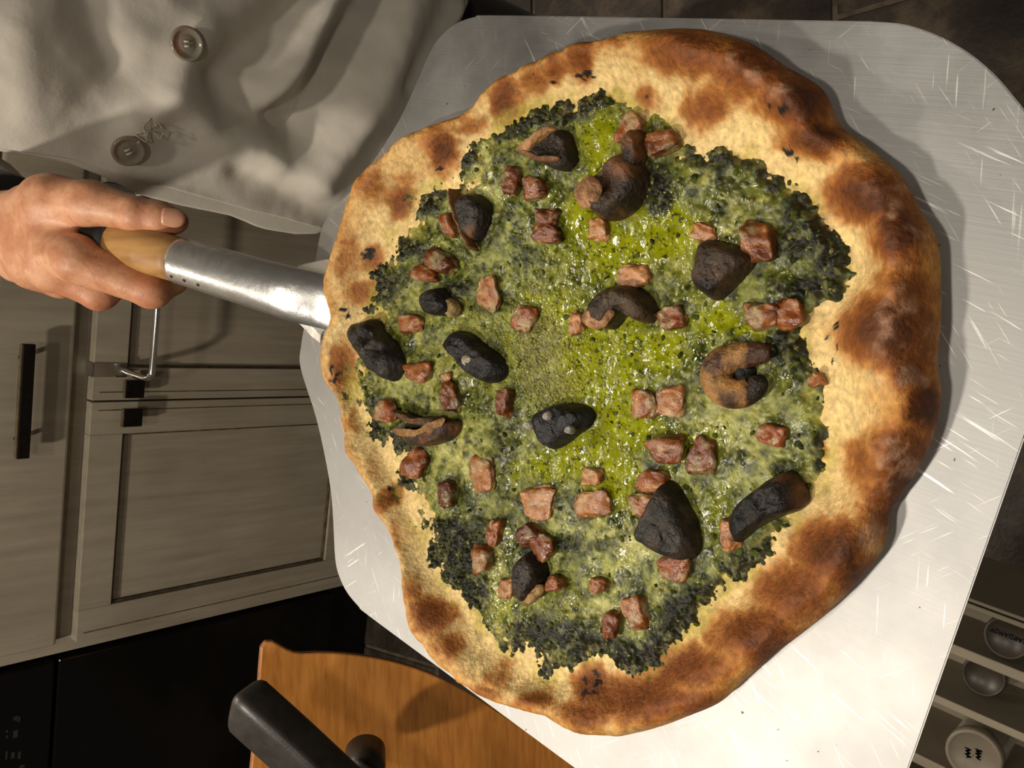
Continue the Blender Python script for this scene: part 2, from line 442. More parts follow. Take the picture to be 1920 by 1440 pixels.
# drawer front
DB = ZT + .032
dr = box('drawer_front', CM, (CL + .008, -.022, DB), (CR - .008, -.0005, .87), M['paint'], cabt, .006, 3)
# bar pull
hp = cab([(55, 645), (42, 860)], .055)
hx0, hx1 = sorted((hp[0, 0], hp[1, 0])); hz = hp[:, 1].mean()
pull = box('bar_pull', CM, (hx0, -.058, hz - .0095), (hx1, -.048, hz + .0095), M['black_metal'], dr, .0015)
box('pull_edge', CM, (hx0 + .001, -.0575, hz + .0096), (hx1 - .001, -.0485, hz + .0112), M['brass_edge'], dr)
for f in (.14, .86):
    xx = hx0 + (hx1 - hx0) * f
    pa = np.array([CM @ Vector((xx, yv, hz)) for yv in (-.05, -.02)])
    sweep('pull_post', pa, .004, M['black_metal'], dr, 10)
# doors
GAP = cab([(350, 745)])[0, 0]
def door(x0, x1, knob_side):
    d = bpy.data.objects.new('door', None); COL.objects.link(d); d.location = tuple(np.array(CM @ Vector(((x0 + x1) / 2, 0, .12)))); d.parent = cabt
    d.matrix_parent_inverse = world_mat(cabt).inverted()
    zb, zt, w = .125, ZT, .058
    for nm, lo, hi in (('stile', (x0, -.022, zb), (x0 + w, 0, zt)), ('stile', (x1 - w, -.022, zb), (x1, 0, zt)),
                       ('rail', (x0 + w, -.022, zt - w), (x1 - w, 0, zt)), ('rail', (x0 + w, -.022, zb), (x1 - w, 0, zb + w))):
        box(nm, CM, lo, hi, M['paint'], d, .0012, 2)
    g = .004
    # worn glaze line scribed round the outer edge, and the darkened bead round the panel
    for nm, lo, hi in (('glaze_line', (x0 + .0135, -.0224, zb + .01), (x0 + .0155, -.0215, zt - .012)),
                       ('glaze_line', (x1 - .0155, -.0224, zb + .01), (x1 - .0135, -.0215, zt - .012)),):
        box(nm, CM, lo, hi, M['glaze'], d)
    box('bead', CM, (x0 + w, -.016, zb + w), (x0 + w + g, -.004, zt - w), M['glaze'], d)
    box('bead', CM, (x1 - w - g, -.016, zb + w), (x1 - w, -.004, zt - w), M['glaze'], d)
    box('bead', CM, (x0 + w + g, -.016, zt - w - g), (x1 - w - g, -.004, zt - w), M['glaze'], d)
    box('bead', CM, (x0 + w + g, -.016, zb + w), (x1 - w - g, -.004, zb + w + g), M['glaze'], d)
    box('panel', CM, (x0 + w + g, -.0105, zb + w + g), (x1 - w - g, -.003, zt - w - g), M['paint'], d, .0008)
    kx = x1 - .04 if knob_side > 0 else x0 + .008
    k = box('square_knob', CM, (kx, -.05, zt - .078), (kx + .032, -.040, zt - .045), M['black_metal'], d, .0012)
    box('knob_edge', CM, (kx, -.0495, zt - .0447), (kx + .032, -.0405, zt - .0435), M['brass_edge'], d)
    pa = np.array([CM @ Vector((kx + .016, yv, zt - .062)) for yv in (-.042, -.02)])
    sweep('knob_post', pa, .006, M['black_metal'], d, 10)
    return d
door(CL + .006, GAP - .0015, 1)
door(GAP + .0015, CR - .006, -1)
# chrome over-door towel bar
tb = thing('towel_bar', 'chrome over-door towel bar hooked on the cabinet door behind the hand', 'towel bar', tuple(np.array(CM @ Vector((GAP + .05, -.03, ZT - .08)))))
hk = GAP + .055
for hx_ in (hk, CR - .09):
    box('hook_strap', CM, (hx_ - .012, -.025, ZT - .055), (hx_ + .012, -.0228, ZT + .0022), M['chrome'], tb)
    box('hook_strap', CM, (hx_ - .012, -.025, ZT + .0004), (hx_ + .012, .0, ZT + .0022), M['chrome'], tb)
pts = [(hk, -.025, ZT - .05), (hk - .004, -.045, ZT - .058), (hk - .006, -.075, ZT - .066), (hk + .004, -.088, ZT - .068), (hk + .03, -.092, ZT - .068),
       (CR - .12, -.092, ZT - .068), (CR - .094, -.088, ZT - .068), (CR - .084, -.075, ZT - .066), (CR - .086, -.045, ZT - .058), (CR - .09, -.025, ZT - .05)]
pp = catmull(pts, 6); sweep('rod', np.array([CM @ Vector(p) for p in pp]), .0055, M['chrome'], tb, 10)
ct = tag(box('countertop', CM, (-1.5, -.03, .885), (.6, .605, .92), M['counter'], None, .004), 'dark stone countertop above the greige cabinet drawer', 'countertop')

# black appliance left of the cabinet
dw = thing('dishwasher', 'glossy black dishwasher front beside the greige cabinet', 'dishwasher', tuple(np.array(CM @ Vector((-.78, 0, 0)))))
DX0, DX1 = CL - .022 - .60, CL - .022
box('body', CM, (DX0, .02, .0), (DX1, .58, .882), M['black_gloss'], dw)
box('door_panel', CM, (DX0 + .004, -.006, .135), (DX1 - .004, .02, .735), M['black_gloss'], dw, .005, 3)
box('control_panel', CM, (DX0 + .004, -.008, .740), (DX1 - .004, .02, .872), M['black_gloss'], dw, .006, 3)
box('kick_plate', CM, (DX0 + .004, .05, .0), (DX1 - .004, .07, .13), M['black_gloss'], dw)
# printed marks on the control panel
marks = [(31, 1347, 2, 9), (27, 1347, 2, 5), (36, 1348, 2, 8), (29, 1376, 5, 12), (13, 1371, 2, 4), (13, 1381, 2, 4), (12, 1416, 2, 14), (24, 1416, 4, 10), (36, 1416, 3, 12), (41, 1437, 6, 4)]
for (mx, my, w, hh) in marks:
    q = cab([(mx, my), (mx + 4, my + hh)], .008); w_ = abs(q[1, 0] - q[0, 0])
    box('printed_mark', CM, (q[0, 0] - w_ / 2, -.0086, q[0, 1] - .0007 * w), (q[0, 0] + w_ / 2, -.0078, q[0, 1] + .0007 * w), M['mark_grey'], dw)

# ---------------------------------------------------------------- wooden chair
CHN = np.array([0.10, -.90, .42]); CHN /= np.linalg.norm(CHN)
CHP = on_z([(495, 1300)], .84)[0]
chair = thing('wooden_chair', 'orange plywood chair back with a black frame bar beside the dishwasher', 'chair', (CHP[0], CHP[1] + .1, 0))
bp = [(489, 1214), (493, 1206), (500, 1201), (512, 1202), (530, 1212), (548, 1221), (568, 1224), (600, 1223), (645, 1225), (700, 1232), (760, 1246),
      (820, 1268), (890, 1305), (960, 1350), (1040, 1405), (1110, 1470), (1170, 1560), (1190, 1680), (1150, 1800), (1000, 1850), (700, 1800), (470, 1700), (452, 1600), (470, 1440), (480, 1330), (486, 1250)]
bpw = on_plane(resample(catmull(bp, 6, True), 150), CHP, CHN)
yax = np.cross(CHN, [1, 0, 0]); yax /= np.linalg.norm(yax); xax = np.cross(yax, CHN)
br = prism('backrest', bpw, CHN, .011, M['ply'], chair, .0022)
br.data.materials.append(M['ply_edge'])
for pl in br.data.polygons:
    if abs(np.dot(np.array(pl.normal), CHN)) < .6: pl.material_index = 1
# seat, legs (below the peel)
sc_ = bpw.mean(0)
box('seat', Matrix.Translation((sc_[0], sc_[1] + .0, 0)), (-.17, .0, .38), (.17, .16, .395), M['ply'], chair, .006)
for sx in (-.15, .15):
    for (y0, y1) in ((.14, .15), (.02, .0)):
        sweep('leg', [(sc_[0] + sx, sc_[1] + y0, .38), (sc_[0] + sx * 1.1, sc_[1] + y1, 0.0)], .014, M['rubber'], chair, 10)
# armrest: grey-black padded bar in front of the backrest, with round pivot
dch = (at_depth([(480, 1330)], 1.0)[0] - C0)
def dep_plane(px): return (on_plane([px], CHP, CHN)[0] - C0) @ FV
ap = []
for q, k in (((452, 1312), .075), ((480, 1338), .085), ((540, 1392), .095), ((620, 1466), .105), ((740, 1575), .115), ((860, 1690), .12)):
    ap.append(at_depth([q], dep_plane(q) - k)[0])
ap = catmull(ap, 5); n_ = len(ap)
rr_ = np.tile([.026, .019], (n_, 1)); rr_[0] *= .55; rr_[1] *= .8; rr_[2] *= .93
def rrect_sweep(name, path, rw, rh, mat, parent, upv, pw=.38):
    path = np.asarray(path); T = np.gradient(path, axis=0); T /= np.linalg.norm(T, axis=1)[:, None]; ns = 28; V = []; F = []
    for i, p in enumerate(path):
        s = np.cross(T[i], upv); s /= np.linalg.norm(s); w = np.cross(s, T[i])
        for k in range(ns):
            a = 2 * math.pi * k / ns; c, d = math.cos(a), math.sin(a)
            V.append(p + s * rw[i] * math.copysign(abs(c) ** pw, c) + w * rh[i] * math.copysign(abs(d) ** pw, d))
    for i in range(len(path) - 1):
        for k in range(ns): F.append((i * ns + k, i * ns + (k + 1) % ns, (i + 1) * ns + (k + 1) % ns, (i + 1) * ns + k))
    for b, rev in ((0, 1), ((len(path) - 1) * ns, 0)):
        c = len(V); V.append(np.mean(V[b:b + ns], axis=0))
        for k in range(0, ns, 2):
            q = (c, b + k, b + k + 1, b + (k + 2) % ns); F.append(q[::-1] if rev else q)
    return mesh_np(name, V, F, mat, parent)
am = rrect_sweep('frame_bar', ap, rr_[:, 0], rr_[:, 1], M['rubber'], chair, np.array([-.35, -.25, .9]))
kp = at_depth([(684, 1446)], dep_plane((684, 1446)) - .06)[0]
kn = np.array([-.25, -.72, .62]); kn /= np.linalg.norm(kn)
kb = [kp - kn * .03, kp - kn * .006, kp, kp + kn * .004, kp + kn * .005]
sweep('pivot_knob', kb, [.021, .021, .0205, .018, .008], M['rubber'], chair, 28, up=(1, 0, 0))
# ---------------------------------------------------------------- low open drawer with jars
DZ = .44; az = math.radians(14.0)
g_ = np.array([math.sin(az), math.cos(az), 0]); s_ = np.array([-math.cos(az), math.sin(az), 0])
DO = on_z([(1850, 1133)], DZ)[0]
DM = Matrix(((s_[0], g_[0], 0, DO[0]), (s_[1], g_[1], 0, DO[1]), (0, 0, 1, 0), (0, 0, 0, 1)))
pd = thing('pantry_drawer', 'cream open drawer with dividers holding jars at the lower right corner', 'drawer', (DO[0], DO[1], 0))
box('side_panel', DM, (0, -.35, .25), (.0035, .22, DZ), M['cream'], pd, .001)
box('side_panel', DM, (.006, -.35, .25), (.011, .22, DZ - .003), M['cream'], pd, .001)
box('side_panel', DM, (.17, -.35, .25), (.18, .22, DZ), M['cream'], pd, .001)
box('back_panel', DM, (.011, .21, .25), (.17, .22, DZ), M['cream'], pd, .001)
box('front_panel', DM, (.011, -.35, .25), (.17, -.34, DZ), M['cream'], pd, .001)
box('tray_bottom', DM, (.011, -.34, DZ - .14), (.17, .21, DZ - .13), M['cream'], pd)
box('divider', DM, (.056, -.34, DZ - .13), (.066, .21, DZ - .02), M['cream'], pd, .0012)
box('divider', DM, (.110, -.34, DZ - .13), (.118, .21, DZ - .014), M['cream'], pd, .0012)
def lathe(name, prof, c, mat, parent, ns=32):
    V = []; F = []
    for r, z in prof:
        for k in range(ns):
            a = 2 * math.pi * k / ns; V.append((c[0] + r * math.cos(a), c[1] + r * math.sin(a), c[2] + z))
    for i in range(len(prof) - 1):
        for k in range(ns): F.append((i * ns + k, i * ns + (k + 1) % ns, (i + 1) * ns + (k + 1) % ns, (i + 1) * ns + k))
    return mesh_np(name, V, F, mat, parent)
def strokes(name, lines, c, ang, sc, z, mat, parent, w=.0012):
    bm = bmesh.new(); ca, sa = math.cos(ang), math.sin(ang)
    for L in lines:
        P = [Vector((c[0] + (x * ca - y * sa) * sc, c[1] + (x * sa + y * ca) * sc, z)) for x, y in L]
        for a, b_ in zip(P[:-1], P[1:]):
            d = (b_ - a).normalized(); nn = Vector((-d.y, d.x, 0)) * w / 2
            f = [bm.verts.new(a - d * w * .3 + nn), bm.verts.new(b_ + d * w * .3 + nn), bm.verts.new(b_ + d * w * .3 - nn), bm.verts.new(a - d * w * .3 - nn)]
            bm.faces.new(f[::-1])
    for f in bm.faces: f.normal_update(); 
    r = bmesh.ops.extrude_face_region(bm, geom=bm.faces[:])
    for v_ in r['geom']:
        if isinstance(v_, bmesh.types.BMVert): v_.co.z += .0002
    return from_bm(name, bm, mat, parent)
GL = {'C': [[(.8, .85), (.4, 1), (.05, .6), (.1, .2), (.45, 0), (.8, .15)]], 'A': [[(0, 0), (.4, 1), (.8, 0)], [(.15, .4), (.65, .4)]],
      'R': [[(.1, 0), (.1, 1), (.6, .9), (.6, .6), (.1, .5), (.75, 0)]], 'D': [[(.1, 0), (.1, 1), (.6, .8), (.75, .4), (.5, 0), (.1, 0)]],
      'M': [[(0, 0), (.1, 1), (.4, .4), (.7, 1), (.8, 0)]], 'O': [[(.4, 1), (.05, .6), (.15, .1), (.5, 0), (.8, .4), (.7, .9), (.4, 1)]],
      'S': [[(.75, .85), (.4, 1), (.1, .75), (.6, .4), (.6, .1), (.1, .05)]], 'E': [[(.7, 1), (.1, 1), (.1, 0), (.7, 0)], [(.1, .5), (.6, .5)]],
      'N': [[(.1, 0), (.1, 1), (.7, 0), (.7, 1)]], 'T': [[(0, 1), (.8, 1)], [(.4, 1), (.4, 0)]], 'W': [[(0, 1), (.2, 0), (.4, .6), (.6, 0), (.8, 1)]], 'H': [[(.1, 0), (.1, 1)], [(.7, 0), (.7, 1)], [(.1, .5), (.7, .5)]], 'L': [[(.1, 1), (.1, 0), (.7, 0)]], ' ': []}
def word(s, dy=0):
    out = []; x = -len(s) * .5
    for ch in s:
        for L in GL[ch]: out.append([(x + u, dy + v) for u, v in L])
        x += 1.0
    return out
def jar(px, z, R, label, txt, lid_mat, tang, sx_):
    c = on_z([px], z)[0]; c = c + s_ * (sx_ - (c - DO) @ s_); zb = DZ - .13
    j = thing('spice_jar', label, 'jar', (c[0], c[1], zb), 'spice jars in the open drawer')
    H = z - zb
    lathe('jar_body', [(.001, 0), (R * .93, 0), (R * .96, .004), (R * .96, H - .03), (R * .82, H - .018), (R * .82, H - .008)], (c[0], c[1], zb), M['glass'], j)
    lathe('contents', [(.001, .003), (R * .88, .003), (R * .88, H * .6), (.001, H * .62)], (c[0], c[1], zb), M['spice'], j)
    ld = lathe('lid', [(R * .9, -.014), (R, -.013), (R, -.002), (R * .96, 0), (R * .86, .0), (R * .84, -.0012), (.0005, -.0012)], (c[0], c[1], z), lid_mat, j)
    if txt:
        strokes('handwriting', txt, c, tang, R * .19, z - .0009, M['ink'], ld, R * .06)
    return j
gang = math.atan2(g_[1], g_[0])
jar((1885, 1208), DZ - .03, .021, 'jar with dark lid and black handwriting between drawer side and first divider', word('CARDAMOM', -1.2)[:], M['lid_dark'], gang, .0335)
jar((1822, 1345), DZ - .055, .0205, 'jar with plain dark lid sunk between the two drawer dividers', None, M['lid_dark'], 0, .088)
jar((1826, 1412), DZ + .004, .0248, 'jar with cream lid and two handwritten words at the bottom right corner', [[(-1.5,.5),(-1.3,1.5),(-1.1,.6),(-.8,1.4),(-.6,.5),(-.2,1.3),(.1,.6),(.5,1.2)],[(-1.4,.9),(.4,.9)],[(-1.3,-1.4),(-1.0,-.5),(-.7,-1.3),(-.3,-.6),(0,-1.4),(.4,-.5),(.6,-1.2)],[(-1.2,-.9),(.5,-1.0)]], M['lid'], gang - math.pi / 2 + .25 + math.pi, .1445)

isl = thing('shade_island', 'unseen greige island added to shade the open jar drawer', 'light blocker', (-.75, -.1, 0))  # added out of view to keep lamp light off the jar drawer
IM = Matrix.Translation((0, 0, 0))
box('body', DM, (.19, -.6, .10), (.75, .18, .88), M['paint'], isl, .002)
box('toe_kick', DM, (.25, -.58, .0), (.73, .16, .10), M['cab_dark'], isl)
box('countertop', DM, (.13, -.63, .885), (.78, .20, .92), M['counter'], isl, .004)

# ---------------------------------------------------------------- pizza peel
ZB = 1.0                       # top of the blade
EA = np.array([.294, .956, 0]); EA /= np.linalg.norm(EA); EN = np.array([EA[1], -EA[0], 0]); OFF = -.097 * .33 / .42
def peel(tv, sv, z=ZB): return EA * tv + EN * (OFF + sv) + np.array([0, 0, z])
half = [(.0440, 0), (.0440, .06), (.0440, .085), (.0450, .102), (.0510, .120), (.0620, .136), (.0761, .149), (.0894, .1605), (.1024, .1686), (.1171, .1744), (.1313, .1768),
        (.165, .1771), (.243, .1772), (.340, .1772), (.352, .1762), (.365, .1728), (.375, .1665), (.382, .1575), (.390, .137), (.398, .118), (.411, .0972), (.4275, .0755), (.452, .0500), (.4555, .036), (.4555, .017)]
full = half + [(a, -b_) for a, b_ in half[::-1] if b_ != 0]
pe = thing('pizza_peel', 'scratched aluminium pizza peel with wooden handle held under the pizza', 'pizza peel', tuple(peel(.25, 0)))
bm = bmesh.new()
vs1 = [bm.verts.new(peel(a, b_)) for a, b_ in catmull(full, 4, True)]
f = bm.faces.new(vs1); f.normal_update()
r = bmesh.ops.extrude_face_region(bm, geom=[f])
for v_ in r['geom']:
    if isinstance(v_, bmesh.types.BMVert): v_.co.z -= .0016
bmesh.ops.recalc_face_normals(bm, faces=bm.faces)
ed = [e for e in bm.edges if abs(e.verts[0].co.z - e.verts[1].co.z) < 1e-6]
bmesh.ops.bevel(bm, geom=ed, offset=.0005, segments=2, affect='EDGES')
from_bm('blade', bm, M['alum'], pe)
# socket (ferrule) flattening onto the blade; handle rises towards the hand
HS = 15.8; rise = math.tan(math.radians(HS))
def axis(tv): return peel(tv, 0, ZB + .017 + (tv - .442) * rise)
tt = [.405, .425, .445, .465, .485, .505, .53, .541]
rad = [(.017, .0035), (.0172, .0075), (.0172, .0115), (.0168, .0142), (.0164, .0152), (.0164, .0158), (.016, .016), (.016, .016)]
pth = [peel(.405, 0, ZB + .003), peel(.425, 0, ZB + .007)] + [axis(t_) for t_ in tt[2:]]
sweep('socket', catmull(pth, 3), catmull([(a, b_) for a, b_ in rad], 3), M['alum_cast'], pe, 28)
for sg in (1, -1):
    wing = [peel(.402, sg * .010, ZB + .0006), peel(.402, sg * .033, ZB + .0006), peel(.440, sg * .026, ZB + .0008), peel(.464, sg * .0165, ZB + .0045), peel(.464, sg * .008, ZB + .005)]
    if sg > 0: wing = wing[::-1]
    w2 = [p + np.array([0, 0, .003]) for p in wing]
    V = np.array(wing + w2); n5 = len(wing)
    bm = bmesh.new(); bv = [bm.verts.new(p) for p in V]
    bm.faces.new(bv[n5:]); bm.faces.new(bv[:n5][::-1])
    for k in range(n5): bm.faces.new((bv[k], bv[(k + 1) % n5], bv[n5 + (k + 1) % n5], bv[n5 + k]))
    bmesh.ops.recalc_face_normals(bm, faces=bm.faces)
    bmesh.ops.bevel(bm, geom=bm.edges[:], offset=.001, segments=2, affect='EDGES')
    from_bm('socket_wing', bm, M['alum_cast'], pe)
    rc = peel(.421, sg * .0225, ZB + .0036)
    lathe('rivet', [(.0075, -.001), (.0073, .0012), (.006, .0035), (.0035, .0048), (.0003, .0052)], rc, M['iron'], pe, 20)
up_ax = np.array([-EA[0] * math.sin(math.radians(HS)), -EA[1] * math.sin(math.radians(HS)), math.cos(math.radians(HS))])
for t_ in (.5355, .524, .512):
    c = axis(t_) + up_ax * .0128 - EN * .0098
    d = (up_ax * .0128 - EN * .0098); d /= np.linalg.norm(d)
    sweep('pin', [c - d * .002, c + d * .0004], .0011, M['handle_dark'], pe, 10, up=EA)
hw = np.linspace(.5405, .60, 8)
sweep('wooden_handle', [axis(t_) for t_ in hw], np.interp(hw, [.54, .57, .60], [.0152, .0160, .0155]), M['handle_wood'], pe, 28)
hw = np.linspace(.60, .70, 10)
sweep('dark_handle_end', [axis(t_) for t_ in hw], np.interp(hw, [.60, .65, .69, .70], [.0156, .0158, .015, .009]), M['handle_dark'], pe, 28)  # rear stretch of the handle inside the hand, coloured near black

# ---------------------------------------------------------------- pizza
OUT = [(1285,55),(1350,62),(1420,90),(1480,128),(1540,165),(1560,210),(1575,235),(1640,285),(1690,330),(1725,395),(1755,450),(1762,520),(1762,600),(1755,680),(1762,735),(1755,790),(1735,850),(1700,910),(1665,960),(1660,1010),(1640,1050),(1600,1100),(1560,1140),(1500,1190),(1440,1235),(1390,1280),(1345,1320),(1280,1345),(1220,1368),(1150,1378),(1090,1365),(1030,1340),(960,1325),(900,1295),(850,1255),(810,1205),(780,1150),(765,1090),(750,1030),(720,970),(695,910),(665,860),(645,800),(640,750),(620,720),(612,690),(620,640),(632,590),(625,540),(640,480),(660,410),(690,345),(740,290),(800,245),(870,215),(905,180),(950,145),(1020,110),(1090,85),(1150,75),(1200,62)]
INN = [(1120,150),(1160,162),(1205,205),(1260,205),(1290,252),(1330,268),(1400,262),(1450,292),(1490,332),(1530,367),(1560,402),(1580,452),(1600,502),(1605,540),(1585,562),(1530,580),(1512,620),(1530,660),(1548,700),(1545,760),(1568,800),(1565,860),(1553,910),(1510,960),(1490,1000),(1450,1048),(1420,1080),(1372,1110),(1342,1140),(1320,1180),(1280,1202),(1245,1240),(1220,1270),(1170,1275),(1130,1245),(1100,1242),(1080,1272),(1012,1283),(990,1250),(950,1232),(900,1200),(880,1152),(850,1132),(812,1080),(792,1040),(787,1000),(768,985),(772,958),(732,930),(722,890),(740,868),(702,830),(682,815),(680,790),(655,765),(650,700),(662,640),(695,600),(664,580),(690,540),(683,500),(722,470),(718,430),(768,402),(772,362),(800,345),(850,328),(882,265),(930,222),(990,192),(1060,167)]
# browned bubbles: x, y, rx, ry, strength
BROWN = [(1290,98,88,46,.9),(1400,128,72,58,.95),(1320,205,46,42,.75),(1490,188,66,50,1.15),(1525,262,62,36,1.1),(1622,365,72,52,1.1),(1685,430,52,66,1.0),(1700,545,58,48,.6),(1665,620,86,66,1.05),(1705,690,48,46,.7),(1735,765,36,44,1.15),(1690,850,62,56,.75),(1622,865,46,50,.45),(1665,950,56,60,.8),(1690,905,40,36,.9),(1560,1030,66,58,1.0),(1610,1075,50,40,.8),(1485,1110,76,58,.85),(1405,1185,80,50,.95),(1440,1220,60,34,.9),(1290,1250,84,40,.9),(1200,1310,84,48,.95),(1300,1320,60,30,.8),(1110,1282,36,40,1.0),(1100,1340,60,28,.7),(1000,1312,44,22,.7),(930,1270,40,26,.4),(842,1212,30,30,.65),(812,1152,46,34,1.0),(770,1105,22,28,.5),(712,950,20,26,.6),(700,880,22,24,.35),(642,692,32,40,.8),(650,640,22,30,.3),(702,486,26,30,.7),(688,548,40,26,.7),(652,480,26,60,.45),(752,380,30,34,.9),(700,345,36,46,.55),(828,282,34,44,1.15),(880,238,36,26,.5),(945,188,30,44,1.0),(1002,150,30,30,.6),(1092,112,26,44,1.0),(1042,128,30,30,.7),(1215,185,22,22,.6),(1148,80,40,14,.5),(1530,832,24,30,.6),(1090,1150,40,20,.3),(740,925,24,24,.9),(760,330,24,26,.4),(668,790,16,26,.4),(655,860,12,30,.3),(1500,1010,30,26,.3),(1640,740,26,24,.2),(740,1000,18,40,.35),(790,1180,22,20,.5),(900,1300,40,16,.5),(950,1245,22,12,.4)]
CHAR = [(1102,142,14,7),(1085,138,6,5),(1035,153,5,5),(1470,205,12,8),(1440,200,4,8),(1488,222,6,3),(1480,285,9,12),(1495,296,6,5),(1565,610,4,14),(1548,635,4,8),(1573,605,3,5),(1568,650,3,10),(1560,675,3,10),(1098,1275,5,10),(1125,1280,10,7),(1110,1300,16,5),(1092,1302,6,8),(1118,1262,6,4),(622,690,5,12),(640,700,6,5),(628,716,10,4),(650,690,3,5),(690,478,10,12),(710,500,6,10),(645,578,10,4),(655,590,6,6),(765,372,8,4),(770,385,4,8),(752,905,8,8),(735,915,10,5),(745,935,8,4),(1530,820,10,4),(1522,840,6,8),(1540,838,5,4),(825,318,6,5),(652,745,6,6),(672,752,5,5),(1030,1240,8,8),(1018,1228,6,5),(1210,178,5,4),(1365,205,3,4),(1535,500,4,4)]
DARK = [(1020,205,82,30,1.0),(955,238,36,22,.9),(1100,185,40,24,.9),(800,372,28,30,.9),(765,465,42,22,.7),(840,1045,62,56,1.35),(880,1105,34,46,1.1),(815,988,44,18,.9),(700,822,30,24,.9),(752,895,30,34,.9),(688,790,22,20,.8),(1190,1245,46,34,1.2),(1280,1150,50,46,.75),(1325,1120,56,36,.8),(1405,1065,50,34,1.0),(1522,402,44,40,1.3),(1562,470,38,48,1.0),(1488,452,48,36,.6),(1500,540,60,26,.7),(1442,330,28,30,.9),(1380,300,50,22,.55),(1310,290,40,28,.6),(1478,655,48,56,.65),(1200,325,62,36,.6),(1232,362,30,42,.8),(1000,1200,56,56,.7),(1080,1190,60,40,.6),(1030,1268,34,18,1.1),(945,1228,34,14,1.0),(1542,850,14,40,.9),(1470,880,40,24,.5),(1000,1030,40,24,.6),(722,540,36,36,.6),(700,502,22,26,.7),(672,575,24,16,.9),(765,825,36,34,1.0),(862,540,26,20,.7),(1072,1020,34,24,.7),(1460,1030,40,30,.9),(1560,545,24,30,.5),(900,420,36,40,.5),(880,285,20,26,.9),(850,318,18,16,.7),(990,480,50,30,.4),(870,480,40,24,.4),(960,400,30,26,.4),(1540,700,12,30,.6),(1140,1020,40,20,.4),(1360,340,40,40,.45),(1090,1240,30,16,.9),(1250,1200,40,30,.8),(900,760,46,30,.4),(700,750,24,24,.5),(760,520,28,20,.4),(940,830,36,26,.4),(900,990,30,30,.5),(1130,1220,50,30,.7),(1350,480,26,26,.4),(830,570,30,24,.4),(680,620,14,20,.7),(1280,1060,30,20,.5),(1545,430,30,20,1.1),(1040,180,60,14,1.0)]
OIL = [(1120,255,34,110,1),(1110,400,62,62,.9),(1255,430,66,70,1),(1150,475,80,56,.9),(1050,580,56,60,.7),(1140,650,92,60,1),(1115,725,80,60,1),(1340,600,52,42,1),(1420,622,46,22,1),(1080,850,82,48,.9),(1010,885,60,30,.9),(1150,900,60,56,.9),(945,1150,40,40,.6),(1300,830,60,42,.7),(1170,800,76,56,.9),(920,700,34,30,.7),(1340,960,60,60,.55),(1240,650,60,60,.8),(1000,560,40,40,.6),(1020,470,50,50,.5),(1210,380,40,40,.6),(860,660,36,26,.5),(1380,1000,30,40,.4),(960,640,30,50,.5)]
PALE = [(1370,400,56,50,1),(850,700,44,40,.6),(862,860,44,50,1),(900,1065,58,56,1),(1170,1015,56,44,.8),(1090,1140,50,30,.9),(900,330,34,70,.8),(770,660,40,50,.5),(1310,340,36,36,.7),(930,1000,30,40,.4),(1250,1120,36,40,.6),(1440,380,36,30,.6),(1380,760,70,40,.5),(1420,860,50,40,.5),(820,740,40,30,.6),(940,1180,60,30,.7),(1140,1130,40,40,.7),(1330,270,40,14,.5),(1540,600,20,26,.5),(1060,960,50,30,.5),(1240,480,40,26,.5),(740,700,40,40,.4),(760,560,40,30,.4),(1535,735,14,40,.6),(830,800,40,40,.3)]
FOAM = [(1010,650,54,80,1),(1042,730,52,36,1),(1000,540,34,26,.6),(1150,640,30,20,.4),(900,600,40,26,.5)]
def field(q, L, jit=0, seed=0, pw=1.0):
    r = np.zeros(len(q))
    if jit:
        q = q + np.stack([fbm(q, 1 / (9. if seed == 8 else 26.), 3, seed) - .5, fbm(q, 1 / (9. if seed == 8 else 26.), 3, seed + 40) - .5], 1) * jit
    for e in L:
        x, y, rx, ry = e[:4]; w = e[4] if len(e) > 4 else 1.0
        m_ = (np.abs(q[:, 0] - x) < rx * 2.4) & (np.abs(q[:, 1] - y) < ry * 2.4)
        if not m_.any(): continue
        d = ((q[m_, 0] - x) / rx) ** 2 + ((q[m_, 1] - y) / ry) ** 2
        g = w * np.exp(-(d ** pw) * .9)
        r[m_] = np.maximum(r[m_], g) + .25 * np.minimum(r[m_], g)
    return r
pc = on_z([(1175, 715)], ZB)[0]
pizza = thing('pizza', 'baked pizza with puffed crust, green pesto, mushrooms and bacon on the peel', 'pizza', tuple(pc))
outw = on_z(catmull(OUT, 4, True), ZB + .009)[:, :2] - pc[:2]
innw = on_z(catmull(INN, 3, True), ZB + .009)[:, :2] - pc[:2]
NT = 1100
th_ = np.linspace(0, 2 * math.pi, NT, endpoint=False)
def radial(P):
    a = np.arctan2(P[:, 1], P[:, 0]) % (2 * math.pi); r = np.hypot(P[:, 0], P[:, 1]); o = np.argsort(a); a, r = a[o], r[o]
    return np.interp(th_, np.r_[a - 2 * math.pi, a, a + 2 * math.pi], np.r_[r, r, r])
def circ_smooth(x, k):
    w = np.exp(-.5 * (np.arange(-3 * k, 3 * k + 1) / k) ** 2); w /= w.sum()
    return np.convolve(np.r_[x[-3 * k:], x, x[:3 * k]], w, 'valid')
Ro = circ_smooth(radial(outw), 2); Ri = circ_smooth(radial(innw), 14)
wid = np.maximum(Ro - Ri, .012)
HR = circ_smooth(np.clip(.50 * wid, .007, .021), 10)
PR = catmull([(-.35, -.02), (0, .05), (.14, .16), (.32, .44), (.52, .80), (.68, 1.0), (.81, .95), (.91, .72), (.98, .42), (1.0, .18), (.985, -.02), (.94, -.22)], 7)
BZ = .0052
rings_in = np.linspace(0.02, 1, 26)[:-1]
V = []; nprof = len(PR)
ca, sa = np.cos(th_), np.sin(th_)
r_start = Ri + wid * PR[0, 0]
for k in rings_in:
    rr = r_start * k; V.append(np.stack([rr * ca, rr * sa, np.full(NT, BZ)], 1))
